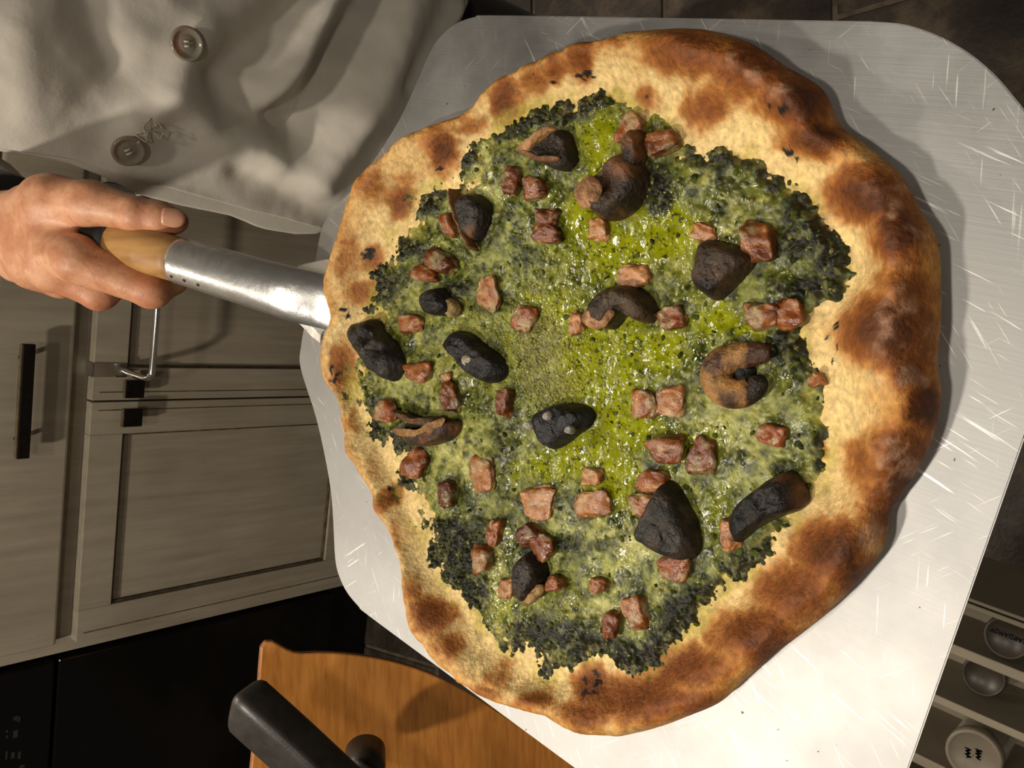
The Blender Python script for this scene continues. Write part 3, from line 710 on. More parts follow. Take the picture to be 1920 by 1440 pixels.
for s, z in PR:
    rr = Ri + wid * s; V.append(np.stack([rr * ca, rr * sa, np.maximum(BZ + HR * z * (1 - .28 * (z < 0)), .0004)], 1))
V = np.vstack(V); nring = len(rings_in) + nprof
V[-NT:, 2] = .0006
topm = np.repeat(np.r_[np.zeros(len(rings_in)), np.clip((PR[:, 1]) * 1.2, 0, 1)], NT)
q = proj(V + pc)
bub = field(q, BROWN, 14, 3)
V[:, 2] += topm * (.0045 * np.clip(bub, 0, 1.1) + .007 * (fbm(V, 45, 3, 11) - .5) + .003 * (fbm(V, 140, 3, 12) - .5))
rr0 = np.hypot(V[:, 0], V[:, 1])
lump = (fbm(V, 60, 2, 14) - .5) * .004 * topm
V[:, 0] += V[:, 0] / np.maximum(rr0, .01) * lump; V[:, 1] += V[:, 1] / np.maximum(rr0, .01) * lump
V[:, 2] = np.maximum(V[:, 2], .0005)
F = []
ii = np.arange(NT); jj = (ii + 1) % NT
for k in range(nring - 1):
    F.append(np.stack([k * NT + ii, k * NT + jj, (k + 1) * NT + jj, (k + 1) * NT + ii][::-1], 1))
F = np.vstack(F)[:, ::-1]
q = proj(V + pc)
n1 = fbm(V, 70, 4, 21); n2 = fbm(V, 330, 4, 23); n3 = fbm(V, 700, 2, 29)
sfull = np.repeat(np.r_[np.full(len(rings_in), -.4), PR[:, 0]], NT)
cream = srgb(230, 203, 146); gold = srgb(196, 144, 74); brown = srgb(138, 83, 35); dbr = srgb(88, 51, 25); chr_ = srgb(26, 20, 14); pinkf = srgb(196, 158, 130)
def lerp(a, b_, f_): return a + (b_ - a) * np.clip(f_, 0, 1)[:, None]
c = np.tile(cream, (len(V), 1))
c = lerp(c, gold, sm(.3, .95, sfull) * .9 + (n1 - .5) * 1.1)
bs = field(q, BROWN, 30, 5, 1.25) * (.92 + .5 * (n1 - .35)) * (1 + .25 * sm(1350, 1600, q[:, 0])) + (n2 - .5) * .34 * sm(.05, .4, bub)
c = lerp(c, srgb(178, 118, 54), sm(.08, .5, bs) * .9)
c = lerp(c, brown, sm(.3, .85, bs))
c = lerp(c, dbr, sm(.82, 1.25, bs) * .8)
c = c * (1 + .22 * (n2 - .5) + .18 * (n3 - .5))[:, None]
flour = sm(.55, .75, fbm(V, 120, 4, 33)) * sm(.4, .8, sfull) * sm(1450, 1650, q[:, 0] + (q[:, 1] < 260) * 250)
c = lerp(c, pinkf, flour * .55)
chf = field(q, CHAR, 22, 8, 1.6) * (.35 + 1.3 * n3)
c = lerp(c, chr_, sm(.38, .55, chf))
grn = sm(-16, 8, poly_sd(q, INN)) * sm(.42, .7, n1) * .8
c = lerp(c, srgb(176, 168, 74), grn * .75)
side = (np.repeat(np.r_[np.zeros(len(rings_in)), (np.arange(nprof) > nprof * .86)], NT) > 0)
c[side] = lerp(c[side], srgb(206, 168, 112), np.full(side.sum(), .6))
c = np.clip(c, 0, 1) ** 1.16 * .93
crust = mesh_np('crust', V + pc, F, M['crust'], pizza, True, c)
crust['label'] = 'puffed golden crust with browned bubbles'

def dough_z(xy):
    a = np.arctan2(xy[:, 1], xy[:, 0]) % (2 * math.pi); r = np.hypot(xy[:, 0], xy[:, 1])
    per = lambda A: np.interp(a, np.r_[th_, 2 * math.pi], np.r_[A, A[0]])
    ri, w_, hr = per(Ri), per(wid), per(HR); s = (r - ri) / w_
    return BZ + hr * np.interp(s, PR[:60, 0], np.maximum(PR[:60, 1], 0)), s

# melted cheese and pesto: one height field over the dough
GS = .00048
lo = innw.min(0) - .006; hi = innw.max(0) + .006
nx, ny = ((hi - lo) / GS).astype(int) + 1
gx, gy = np.meshgrid(lo[0] + np.arange(nx) * GS, lo[1] + np.arange(ny) * GS, indexing='ij')
XY = np.stack([gx.ravel(), gy.ravel()], 1)
dz, _ = dough_z(XY)
W3 = np.concatenate([XY, dz[:, None] + .002], 1)
q = proj(W3 + pc)
sd = poly_sd(q, INN)
e1 = fbm(XY, 95, 4, 51); e2 = fbm(XY, 330, 3, 57); e3 = fbm(XY, 900, 2, 61)
sdn = sd + (e1 - .5) * 46 + (e2 - .5) * 34
dk = field(q, DARK, 26, 63); ol = field(q, OIL, 40, 67); pl_ = field(q, PALE, 26, 71); fo = field(q, FOAM, 16, 73)
dkn = dk * (.80 + .8 * e2) + (e1 - .5) * .3 + .10 * sm(70, 10, sdn)
oln = ol * (.7 + .5 * e1) * (1 - .6 * np.clip(dkn, 0, 1))
hgt = .0016 + .0030 * (e1 - .4) + .0010 * (e2 - .5) * (1 - .55 * np.clip(oln, 0, 1)) + .0024 * np.clip(dkn - .25, 0, 1) * (.4 + 1.2 * e2) + .0014 * pl_ * (e1 + .2) - .0011 * np.clip(oln, 0, 1)
rough_s = 1 - .8 * np.clip(oln, 0, 1)
hgt += rough_s * (.0005 + .0008 * np.clip(dkn, 0, 1)) * (e3 - .5) + .0010 * field(q, [(1090,1150,50,44,2.4)], 0) 
edge = sm(-6, 58, sdn)
z = dz + hgt * edge - .0012 * (1 - edge)
cheese = srgb(146, 149, 70); mid = srgb(92, 98, 26); pesto = srgb(46, 52, 13); black = srgb(30, 31, 10); oilc = srgb(146, 150, 5); palec = srgb(200, 194, 120)
mixn = .55 * fbm(XY, 95, 4, 81) + .45 * fbm(XY, 260, 3, 82)
c = np.tile(cheese, (len(XY), 1))
c = lerp(c, mid, sm(.34, .57, mixn) * .88)
c = lerp(c, pesto, sm(.47, .66, .55 * mixn + .45 * fbm(XY, 420, 3, 83)) * .9)
c = lerp(c, palec, pl_ * sm(.3, .65, 1 - mixn) * .9)
c = lerp(c, oilc, sm(.25, .75, oln) * .88)
c = lerp(c, srgb(120, 116, 64), sm(.4, .8, fo * (.5 + e3)) * .6)
c = lerp(c, srgb(66, 72, 32), sm(.22, .5, dkn) * .85)
c = lerp(c, black, sm(.42, .72, dkn) * .97)
spk = fbm(XY, 620, 2, 91)
c = lerp(c, srgb(58, 64, 20), sm(.66, .76, spk) * (.35 + .55 * sm(.2, .6, oln)) )
pt = sm(.6, .72, fbm(XY, 300, 2, 95)) * sm(1.0, .2, oln)
c = lerp(c, srgb(176, 176, 116), pt * .3)
rimw = sm(52, 2, sdn) * (1 - .9 * sm(.25, .5, dkn)) * sm(.62, .4, .6 * e1 + .4 * e2)
c = lerp(c, srgb(196, 176, 92), rimw * .85)
rim = sm(30, 0, sdn) * sm(-6, 4, sdn)
c = lerp(c, srgb(64, 72, 26), rim * sm(.48, .62, e2) * .9)
c = lerp(c, srgb(206, 186, 112), rim * sm(.45, .3, e2) * .7)
c = np.clip(c, 0, 1) ** 1.12 * .86
wet = np.clip(.38 + .75 * np.clip(oln, 0, 1) + 1.3 * (fbm(XY, 75, 3, 97) - .5) - .5 * sm(.35, .7, dkn) - .5 * sm(60, 5, sdn), 0, 1)
keep = (sdn > -8).reshape(nx, ny)
kc = keep[:-1, :-1] & keep[1:, :-1] & keep[:-1, 1:] & keep[1:, 1:]
idx = np.arange(nx * ny).reshape(nx, ny)
F = np.stack([idx[:-1, :-1][kc], idx[1:, :-1][kc], idx[1:, 1:][kc], idx[:-1, 1:][kc]], 1)
used = np.unique(F); rem = np.zeros(nx * ny, np.int64); rem[used] = np.arange(len(used))
Vt = np.stack([XY[:, 0], XY[:, 1], z], 1)
top = mesh_np('pesto_cheese_layer', (Vt + pc)[used], rem[F], M['topping'], pizza, True, np.concatenate([c, wet[:, None]], 1)[used])
top['label'] = 'oily green melted cheese and pesto layer'
zg = z.reshape(nx, ny)
def ztop(xy):
    i = np.clip(((xy[:, 0] - lo[0]) / GS).astype(int), 0, nx - 1); j = np.clip(((xy[:, 1] - lo[1]) / GS).astype(int), 0, ny - 1)
    return np.maximum(zg[i, j], .004)
def loc(px, dz_=.010):
    return on_z(px, ZB + dz_)[:, :2] - pc[:2]

# loose pesto flakes and tiny oil bubbles: too many and too small to pick apart
def scatter(name, n, want, size, shape, colf, mat, label):
    sel = np.flatnonzero((sdn > -2)); w_ = want[sel]; w_ = np.clip(w_, 0, None); pick = nr.choice(sel, n, p=w_ / w_.sum())
    B, Fb = shape; nb = len(B)
    a = nr.uniform(0, 6.28, n); sx = nr.uniform(*size, n); sy = sx * nr.uniform(.5, 1.0, n); sz = sx * nr.uniform(.15, .45, n)
    jit_ = nr.uniform(.65, 1.35, (n, nb))
    X = B[None, :, 0] * sx[:, None] * jit_; Y = B[None, :, 1] * sy[:, None] * jit_; Z = B[None, :, 2] * sz[:, None]
    ca_, sa_ = np.cos(a)[:, None], np.sin(a)[:, None]
    P = np.stack([X * ca_ - Y * sa_ + XY[pick, 0][:, None], X * sa_ + Y * ca_ + XY[pick, 1][:, None], Z + z[pick][:, None]], 2).reshape(-1, 3)
    FF = (Fb[None] + (np.arange(n) * nb)[:, None, None]).reshape(-1, Fb.shape[1])
    o = mesh_np(name, P + pc, FF, mat, pizza, True, np.repeat(colf(n, pick), nb, 0), 'stuff'); o['label'] = label; return o
def dome(nu=8, rings=(1, .8, .4), hs=(-.2, .6, 1.0)):
    V = [(r * math.cos(6.2832 * k / nu), r * math.sin(6.2832 * k / nu), h_) for r, h_ in zip(rings, hs) for k in range(nu)] + [(0, 0, hs[-1] * 1.08)]
    F = [(i * nu + k, i * nu + (k + 1) % nu, (i + 1) * nu + (k + 1) % nu, (i + 1) * nu + k) for i in range(len(rings) - 1) for k in range(nu)]
    b = (len(rings) - 1) * nu
    F += [(b + k, b + (k + 1) % nu, b + (k + 2) % nu, len(V) - 1) for k in range(0, nu, 2)]
    return np.array(V), np.array(F)
leafw = np.clip(dk, 0, 1) ** 1.5 * .6 + sm(40, 4, sdn) * .3 + .04
def leafc(n, pick):
    f_ = nr.uniform(0, 1, n); return lerp(np.tile(srgb(28, 32, 12), (n, 1)), srgb(72, 80, 18), f_ ** 1.5)
scatter('pesto_flakes', 1000, leafw, (.0005, .0019), dome(7), leafc, M['leaf'], 'dark green chopped basil flakes')
bubw = fo * 3.2 + np.clip(ol, 0, 1) * .35 + .05
def bubc(n, pick): return lerp(c[pick], srgb(150, 146, 70), np.full(n, .35))
scatter('oil_bubbles', 4200, bubw, (.0005, .0012), dome(8, (1, .78, .4), (-.3, .8, 1.25)), bubc, M['topping'], 'tiny oily bubbles in the melted cheese')

# ---- diced bacon
BAC = [(1178,240,24,32,20,1),(1240,265,30,23,-20,.6),(957,338,16,29,5,.4),(1000,355,21,22,0,.5),(1022,408,21,18,10,.3),(1020,438,26,20,0,.5),(1115,430,19,22,0,2),(838,422,12,23,-15,1),(824,490,29,20,30,.1),(798,513,23,16,10,.9),(911,548,22,34,-5,1.5),(768,608,23,18,0,1.1),(978,598,21,27,20,1),(1078,605,15,22,0,1.8),(1187,515,32,22,0,1.9),(1318,435,25,17,10,1.7),(1421,455,34,38,0,.5),(1430,592,36,24,-5,.5),(1478,588,27,28,-15,1),(1258,597,25,23,-15,.8),(782,697,23,20,0,1),(845,745,14,28,-10,.4),(834,712,10,14,0,1.6),(722,770,20,23,20,1),(945,755,14,28,5,.4),(775,868,20,29,25,.9),(902,888,22,36,-5,1.6),(838,928,14,26,0,.1),(1005,942,31,31,0,1.8),(1105,945,38,26,-8,1.5),(1105,893,20,18,0,2),(1205,757,25,28,0,1.1),(1255,752,27,27,0,1.8),(1247,845,33,26,-5,.7),(1315,855,24,35,10,.5),(1222,903,34,24,0,.9),(1205,948,26,22,0,1),(1368,1003,20,31,-10,1.3),(1262,1065,31,25,0,.8),(1447,815,28,20,20,1),(1530,712,14,14,0,1.4),(992,1003,20,20,-30,.2),(1016,1025,22,26,-30,.5),(928,998,12,26,10,1),(908,1045,16,26,-10,.9),(945,1105,16,20,0,1.9),(1042,1094,16,16,0,.8),(1122,1098,15,16,0,1.3),(1148,1168,15,26,5,.5),(1195,1150,17,33,-20,1.1),(1320,460,10,10,0,1.9)]
def unit_box(nsub):
    bm = bmesh.new(); bmesh.ops.create_cube(bm, size=2)
    bmesh.ops.subdivide_edges(bm, edges=bm.edges[:], cuts=nsub, use_grid_fill=True)
    bm.verts.ensure_lookup_table(); V = np.array([v_.co[:] for v_ in bm.verts]); F = np.array([[v_.index for v_ in f_.verts] for f_ in bm.faces]); bm.free(); return V, F
UB, UF = unit_box(9)
ubn = UB / (np.abs(UB) ** 3.6).sum(1, keepdims=True) ** (1 / 3.6)
bc0, bc1, bc2 = srgb(90, 45, 20), srgb(148, 82, 34), srgb(186, 132, 82)
for i, (x, y, rx, ry, rot, tone) in enumerate(BAC):
    c4 = loc([(x, y), (x + 10, y), (x, y + 10)]); ex = (c4[1] - c4[0]) / 10; ey = (c4[2] - c4[0]) / 10
    a = math.radians(rot); ux = (ex * math.cos(a) + ey * math.sin(a)) * rx; uy = (-ex * math.sin(a) + ey * math.cos(a)) * ry
    hz_ = nr.uniform(.0034, .0052) * (1.0 if tone < 1.5 else .72)
    P = ubn.copy(); sh = nr.uniform(-.22, .22, 6)
    wv = .95 + .30 * (fbm(P + i * 7.7, 1.5, 3, 100 + i) - .5)[:, None] * 2
    P = P * wv
    px_ = P[:, 0] * (1 + sh[0] * P[:, 1]) + sh[1] * P[:, 2] * .6; py_ = P[:, 1] * (1 + sh[2] * P[:, 0]) + sh[3] * P[:, 2] * .6
    X = c4[0] + np.outer(px_, ux) + np.outer(py_, uy)
    z0 = ztop(c4[:1])[0]
    Zz = z0 + P[:, 2] * hz_ + hz_ * .25 + (sh[4] * P[:, 0] + sh[5] * P[:, 1]) * hz_ * .8 + (fbm(P + i, 3.0, 3, 7) - .5) * .0036
    VV = np.stack([X[:, 0], X[:, 1], Zz], 1)
    nn = fbm(VV, 260, 3, 130 + i); fat = sm(.5, .66, fbm(VV * [1, 1, 2.2], 150, 2, 150 + i))
    base = bc0 + (bc1 - bc0) * min(tone, 1) if tone <= 1 else bc1 + (bc2 - bc1) * (tone - 1)
    cc = np.tile(base, (len(VV), 1)); cc = lerp(cc, bc2 * .95, fat * (.3 + .25 * tone)); cc = lerp(cc, srgb(78, 34, 20), sm(.5, .75, nn) * (.75 - .3 * tone))
    cc = lerp(cc, srgb(150, 150, 84), sm(.2, -.4, P[:, 2] + .7 * (nn - .5)) * .7)
    cc = lerp(cc, srgb(64, 26, 15), sm(.62, .95, np.abs(P[:, :2]).max(1)) * sm(.4, .6, nn) * .55)
    cc = lerp(cc, srgb(178, 172, 128), sm(.58, .66, fbm(VV, 200, 3, 170 + i)) * .45)
    mesh_np('bacon_cube', VV + pc, UF, M['bacon'], pizza, True, np.clip(cc, 0, 1) ** 1.08 * .86)

# ---- roasted mushroom pieces
K0, K1, K2, TAN = srgb(26, 21, 15), srgb(48, 36, 24), srgb(98, 64, 38), srgb(176, 130, 84)
def blob(name, P, H, c_lo, c_hi, parent, mat, base=0.0, tilt=(0, 0), prof=.3, seed=0, nn=56, nr_=11, rough=.0014, zoff=.001, patch=None, dent=None):
    P = resample(catmull(P, 5, True), nn); Lw = loc(P); cen = Lw.mean(0); z0 = np.median(ztop(Lw)) + zoff + base
    V = []
    ss = np.r_[1.0, 1.03, np.linspace(1, .0, nr_) ** .75]
    zz = np.r_[-.35, .1, 1 - np.clip(ss[2:], 0, 1) ** (2 / prof * 1.0)]
    zz[2:] = .22 + .78 * zz[2:]
    for s, hz2 in zip(ss, zz):
        XYk = cen + (Lw - cen) * max(s, .02); V.append(np.concatenate([XYk, np.full((nn, 1), hz2 * H)], 1))
    V = np.vstack(V); ext = np.abs(Lw - cen).max()
    V[:, 2] += z0 + (V[:, 0] - cen[0]) / ext * tilt[0] * (V[:, 2] > 0) + (V[:, 1] - cen[1]) / ext * tilt[1] * (V[:, 2] > 0)
    topw = np.repeat(np.clip(zz, 0, 1), nn)
    V[:, 2] += topw * (rough * 2.4 * (fbm(V, 150, 3, 200 + seed) - .5) + rough * (fbm(V, 500, 2, 300 + seed) - .5))
    V[:, 0] += topw * rough * 1.2 * (fbm(V, 220, 2, 400 + seed) - .5)
    if dent is not None:
        for (dpx, dr_, dd_) in dent:
            dl = loc([dpx])[0]; V[:, 2] -= dd_ * np.exp(-(((V[:, :2] - dl) ** 2).sum(1)) / dr_ ** 2)
    F = []
    k2 = np.arange(nn); k3 = (k2 + 1) % nn
    for r_ in range(len(ss) - 1): F.append(np.stack([r_ * nn + k2, r_ * nn + k3, (r_ + 1) * nn + k3, (r_ + 1) * nn + k2], 1))
    F = np.vstack(F)
    a_ = Lw; area = .5 * np.sum(a_[:, 0] * np.roll(a_[:, 1], -1) - a_[:, 1] * np.roll(a_[:, 0], -1))
    if area < 0: F = F[:, ::-1]
    cc = lerp(np.tile(c_lo, (len(V), 1)), c_hi, sm(.35, .68, fbm(V, 160, 4, 500 + seed)))
    if patch is not None:
        qq = proj(V + pc)
        for (ppx, rx, ry, pc_) in patch:
            d = ((qq[:, 0] - ppx[0]) / rx) ** 2 + ((qq[:, 1] - ppx[1]) / ry) ** 2
            cc = lerp(cc, pc_, np.exp(-d ** 1.5) * (.7 + .5 * fbm(V, 300, 2, 600)))
    return mesh_np(name, V + pc, F, mat, parent, True, cc)
def mush(label, *a, **k):
    o = blob('mushroom_slice', *a, parent=pizza, mat=M['mush'], **k); o['label'] = label; return o
def cut(o, P, H, c0_, c1_, base, seed, **k):
    return blob('cut_face', P, H * .6, c0_, c1_, o, M['mush'], base=base + H * .35, seed=seed, **k)
tan2 = srgb(120, 84, 50)
m1 = mush('triangular mushroom wedge with pale cut edges', [(987,284),(1012,266),(1044,244),(1062,248),(1072,270),(1076,298),(1062,318),(1036,315),(1010,300)], .010, K0, K1, seed=1, dent=[((1048, 282), .006, .006)])
cut(m1, [(985,285),(1015,262),(1044,243),(1060,249),(1046,258),(1022,278),(1006,290)], .004, tan2, TAN, .0078, 2)
cut(m1, [(988,289),(1005,286),(1030,298),(1062,298),(1060,306),(1034,309),(1010,302)], .003, K2, tan2, .0072, 3)
m2 = mush('brown mushroom chunk with pale cut side', [(1097,366),(1110,340),(1138,320),(1150,302),(1175,288),(1204,308),(1215,340),(1202,375),(1172,404),(1140,412),(1112,396)], .013, K1, K2, seed=4, patch=[((1190, 370), 34, 36, K0), ((1165, 310), 24, 22, srgb(120, 80, 54))], dent=[((1150, 348), .005, .007)])
cut(m2, [(1098,366),(1112,346),(1130,336),(1148,352),(1146,374),(1130,392),(1112,394)], .0035, tan2, srgb(160, 116, 80), .0106, 5)
mush('small dark mushroom sliver between bacon cubes', [(1180,262),(1195,243),(1208,256),(1211,288),(1202,318),(1184,312),(1176,286)], .010, K0, K2, seed=6)
m4 = mush('black oval mushroom cap with a curled rim', [(862,372),(885,363),(910,375),(918,400),(911,430),(896,452),(880,446),(868,422),(860,396)], .009, K0, srgb(40, 32, 24), seed=7, patch=[((880, 435), 10, 16, K2)])
rimp = np.array([(853,356),(856,378),(863,402),(873,428),(884,450),(892,468)]); rl = loc(catmull(rimp, 5)); rz = ztop(rl) + .005
sweep('curled_rim', np.concatenate([rl, rz[:, None]], 1) + pc, np.tile([.0011, .0045], (len(rl), 1)), M['mush'], m4, 10, col=lambda V: np.tile(tan2, (len(V), 1)))
m5 = mush('half-moon mushroom cap in the middle with pale cut face', [(1109,602),(1112,574),(1130,550),(1160,536),(1195,540),(1218,560),(1226,586),(1216,606),(1198,600),(1180,586),(1166,596),(1150,615),(1128,614)], .013, K0, srgb(66, 50, 34), seed=8, dent=[((1182, 604), .007, .006)])
cut(m5, [(1110,603),(1116,586),(1134,578),(1156,578),(1170,588),(1160,604),(1148,617),(1128,616)], .003, tan2, srgb(170, 124, 88), .0098, 9)
m6 = mush('dark four-sided mushroom piece with charred end', [(1322,452),(1360,455),(1400,470),(1414,488),(1396,515),(1370,540),(1342,562),(1312,542),(1300,520),(1308,505),(1311,478)], .011, K1, srgb(62, 44, 30), seed=10, patch=[((1320, 540), 26, 22, srgb(14, 12, 11))])
mush('black folded mushroom at the left crust edge', [(664,616),(672,606),(684,612),(690,601),(704,602),(718,622),(742,645),(755,676),(751,702),(736,714),(714,700),(690,672),(674,646)], .013, srgb(26, 24, 20), srgb(52, 47, 39), seed=11, rough=.0018, dent=[((712, 632), .0035, .006), ((730, 655), .0035, .005)])
m9 = mush('black mushroom strip topped with a white cheese drop', [(835,642),(850,623),(880,626),(906,646),(935,670),(946,695),(931,715),(905,715),(875,691),(851,666)], .010, srgb(16, 14, 14), srgb(38, 33, 32), seed=12, rough=.002)
cut(m9, [(884,672),(892,666),(901,670),(903,680),(896,688),(887,684)], .003, srgb(150, 142, 124), srgb(168, 162, 140), .0085, 13, nn=20, nr_=5).name = 'cheese_drop'
m10 = mush('small black mushroom lump left of centre', [(795,560),(808,545),(830,541),(846,560),(846,584),(826,592),(801,586)], .009, srgb(20, 17, 16), srgb(40, 34, 30), seed=14)
cut(m10, [(832,560),(850,560),(862,575),(858,592),(842,594),(834,580)], .005, srgb(120, 96, 56), srgb(160, 140, 86), .0, 15)
m11 = mush('crescent mushroom slice with curled brown stem on the left', [(752,805),(775,812),(805,812),(835,800),(856,788),(858,808),(840,826),(805,836),(772,830)], .010, K1, K2, seed=16)
cut(m11, [(757,802),(780,806),(806,802),(836,786),(852,784),(842,802),(812,816),(780,818),(760,812)], .003, tan2, srgb(150, 112, 66), .0080, 17)
cut(m11, [(742,768),(770,776),(800,786),(825,780),(838,790),(812,800),(785,796),(758,784)], .008, K1, K2, .001, 18)
m12 = mush('jet black mushroom block below the centre', [(1003,782),(1030,763),(1060,757),(1090,761),(1108,776),(1100,800),(1080,815),(1060,830),(1036,842),(1015,826)], .011, srgb(14, 13, 13), srgb(32, 30, 31), seed=19, rough=.002)
for kx, ky in ((1047, 778), (1086, 804), (1012, 796)):
    blob('cheese_drop', [(kx - 7, ky), (kx, ky - 8), (kx + 7, ky - 1), (kx + 4, ky + 8), (kx - 4, ky + 7)], .003, srgb(130, 124, 118), srgb(160, 152, 140), m12, M['mush'], base=.0095, seed=kx, nn=16, nr_=4)
mush('dark leaf-shaped mushroom piece over bacon, lower centre', [(1246,905),(1266,911),(1290,950),(1305,985),(1308,1030),(1290,1050),(1256,1045),(1216,1020),(1198,1000),(1216,960),(1230,926)], .012, srgb(30, 27, 23), srgb(58, 49, 40), seed=20, tilt=(0, .002))
m14 = mush('black mushroom slab with brown edge near the right crust', [(1370,980),(1385,945),(1420,915),(1465,888),(1490,890),(1511,930),(1500,955),(1460,970),(1420,990),(1392,1014),(1378,1015)], .011, srgb(15, 14, 12), srgb(34, 28, 23), seed=21, rough=.002, patch=[((1500, 925), 14, 30, srgb(84, 52, 34)), ((1465, 893), 20, 10, srgb(96, 62, 42))])
m15 = mush('dark crescent mushroom slice with pale inner face, lower left', [(972,1080),(980,1047),(999,1033),(1015,1050),(1021,1080),(1012,1102),(1001,1125),(986,1130),(975,1110)], .011, K0, srgb(50, 38, 28), seed=22)
cut(m15, [(986,1118),(1004,1098),(1024,1094),(1026,1108),(1008,1128),(992,1132)], .004, tan2, srgb(150, 118, 72), .004, 23)
# C-shaped curl
cp = catmull([(1448,662),(1410,664),(1362,676),(1345,704),(1362,732),(1396,738),(1420,722),(1418,704)], 8); cl = loc(cp)
czz = ztop(cl) + .004; nC = len(cp)
rw_ = np.interp(np.linspace(0, 1, nC), [0, .1, .35, .6, .9, 1], [.003, .0048, .0072, .0066, .0048, .002])
m7 = sweep('mushroom_slice', np.concatenate([cl, czz[:, None]], 1) + pc, np.stack([rw_, rw_ * .75], 1), M['mush'], pizza, 18,
           col=lambda V: lerp(lerp(np.tile(srgb(64, 40, 24), (len(V), 1)), srgb(150, 108, 58), sm(.35, .65, fbm(V, 130, 3, 77)) * (proj(V)[:, 0] < 1400)), K0, sm(1385, 1425, proj(V)[:, 0]) * sm(690, 705, proj(V)[:, 1])))
m7['label'] = 'brown C-shaped mushroom curl on the right side'
blob('hole_shade', [(1378,690),(1395,680),(1412,690),(1412,712),(1394,720),(1380,708)], .004, srgb(12, 10, 9), srgb(22, 18, 15), m7, M['mush'], base=-.0005, seed=31)  # near-black blob paints the shade in the hollow of the curl

# ---------------------------------------------------------------- person holding the peel
person = thing('person', 'person in an off-white buttoned jacket gripping the peel handle with one hand', 'person', (.42, .92, 0))
D0 = (axis(.60) - C0) @ FV
def J(x, y, dd): return at_depth([(x, y)], D0 + dd)[0]
wr = J(-20, 432, .075); elb = np.array([.085, .93, 1.14])
prim = []          # (a, b, ra, rb, blend)
def cap(a, b_, ra, rb, k=.006): prim.append((a, b_, ra, rb, k))
wr2 = J(-12, 425, .105)
mcp = [J(143, 487, -.012), J(98, 505, .012), J(62, 505, .035), J(35, 492, .056)]
# palm / metacarpals
for i, m_ in enumerate(mcp):
    cap(J(0, 425, .05 + .016 * i), m_, .019, .0165 - .001 * i, .014)
cap(wr, J(10, 428, .055), .0225, .0225, .014); cap(wr2, J(5, 425, .09), .021, .02, .014)
cap(elb, wr, .036, .024, .014); cap(elb, wr2, .034, .022, .014)
# thumb
cap(J(30, 412, .045), J(95, 385, .008), .021, .0205, .013); cap(J(95, 385, .008), J(168, 380, -.010), .0195, .0158, .012)
cap(J(168, 380, -.010), J(258, 403, -.014), .0150, .0120, .005); cap(J(258, 403, -.014), J(298, 410, -.012), .0122, .0122, .005); cap(J(298, 410, -.012), J(326, 415, -.010), .0120, .0095, .004)
# web and thenar
cap(J(80, 415, .028), J(128, 450, .010), .016, .012, .012)
fing = [[J(143, 487, -.012), J(284, 545, -.004), J(322, 524, .016), J(312, 478, .032)],
        [J(98, 505, .012), J(186, 550, .020), J(236, 520, .040), J(228, 470, .048)],
        [J(62, 505, .035), J(112, 530, .045), J(165, 510, .062), J(165, 462, .066)],
        [J(35, 492, .056), J(62, 508, .066), J(105, 498, .080), J(110, 460, .082)]]
rf = [(.0158, .0122, .0108, .0092), (.0155, .0124, .0108, .0092), (.0145, .0115, .010, .009), (.013, .010, .009, .008)]
palm_n = len(prim)
groups = [prim]
for Jf, r_ in zip(fing, rf):
    groups.append([(Jf[k], Jf[k + 1], r_[k], r_[k + 1], .004) for k in range(3)])
def smin(a, b_, k):
    h_ = np.clip(.5 + .5 * (b_ - a) / k, 0, 1); return b_ * (1 - h_) + a * h_ - k * h_ * (1 - h_)
hp0 = np.vstack([np.array([p[0], p[1]]) for g in groups for p in g if np.linalg.norm(p[0] - elb) > .01]); 
hlo = np.minimum(hp0.min(0), wr) - .03; hhi = hp0.max(0) + .03
far = elb - wr; far = far / np.linalg.norm(far)
hlo = np.minimum(hlo, wr + far * .07 - .03); hhi = np.maximum(hhi, wr + far * .07 + .03)
GH = .00135
dims = ((hhi - hlo) / GH).astype(int) + 1
GX = np.stack(np.meshgrid(*[hlo[i] + np.arange(dims[i]) * GH for i in range(3)], indexing='ij'), -1).reshape(-1, 3).astype(np.float32)
def rc(P, a, b_, ra, rb):
    a = a.astype(np.float32); d = (b_ - a).astype(np.float32); t_ = np.clip(((P - a) @ d) / (d @ d), 0, 1)
    return np.sqrt(((P - (a + t_[:, None] * d)) ** 2).sum(1)) - (ra + (rb - ra) * t_)
SD = None
for gi, g in enumerate(groups):
    gs = None
    for (a, b_, ra, rb, k) in g:
        d = rc(GX, a, b_, ra, rb); gs = d if gs is None else smin(gs, d, k)
    SD = gs if SD is None else smin(SD, gs, .0045)
# thumb joint creases
for (x0, y0, x1, y1) in ((252, 386, 254, 424), (261, 386, 262, 426), (268, 390, 269, 422)):
    cl_ = [J(x0, y0, -.0252), J((x0 + x1) / 2 - 2, (y0 + y1) / 2, -.0268), J(x1, y1, -.0250)]
    for a, b_ in zip(cl_[:-1], cl_[1:]): SD = np.maximum(SD, -(rc(GX, a, b_, .0010, .0010)) * .5)
SD += (vnoise(GX.astype(float) * 85, 9) - .5).astype(np.float32) * .0016
HV, HF = surface_nets(SD.reshape(dims).astype(float), hlo, GH)
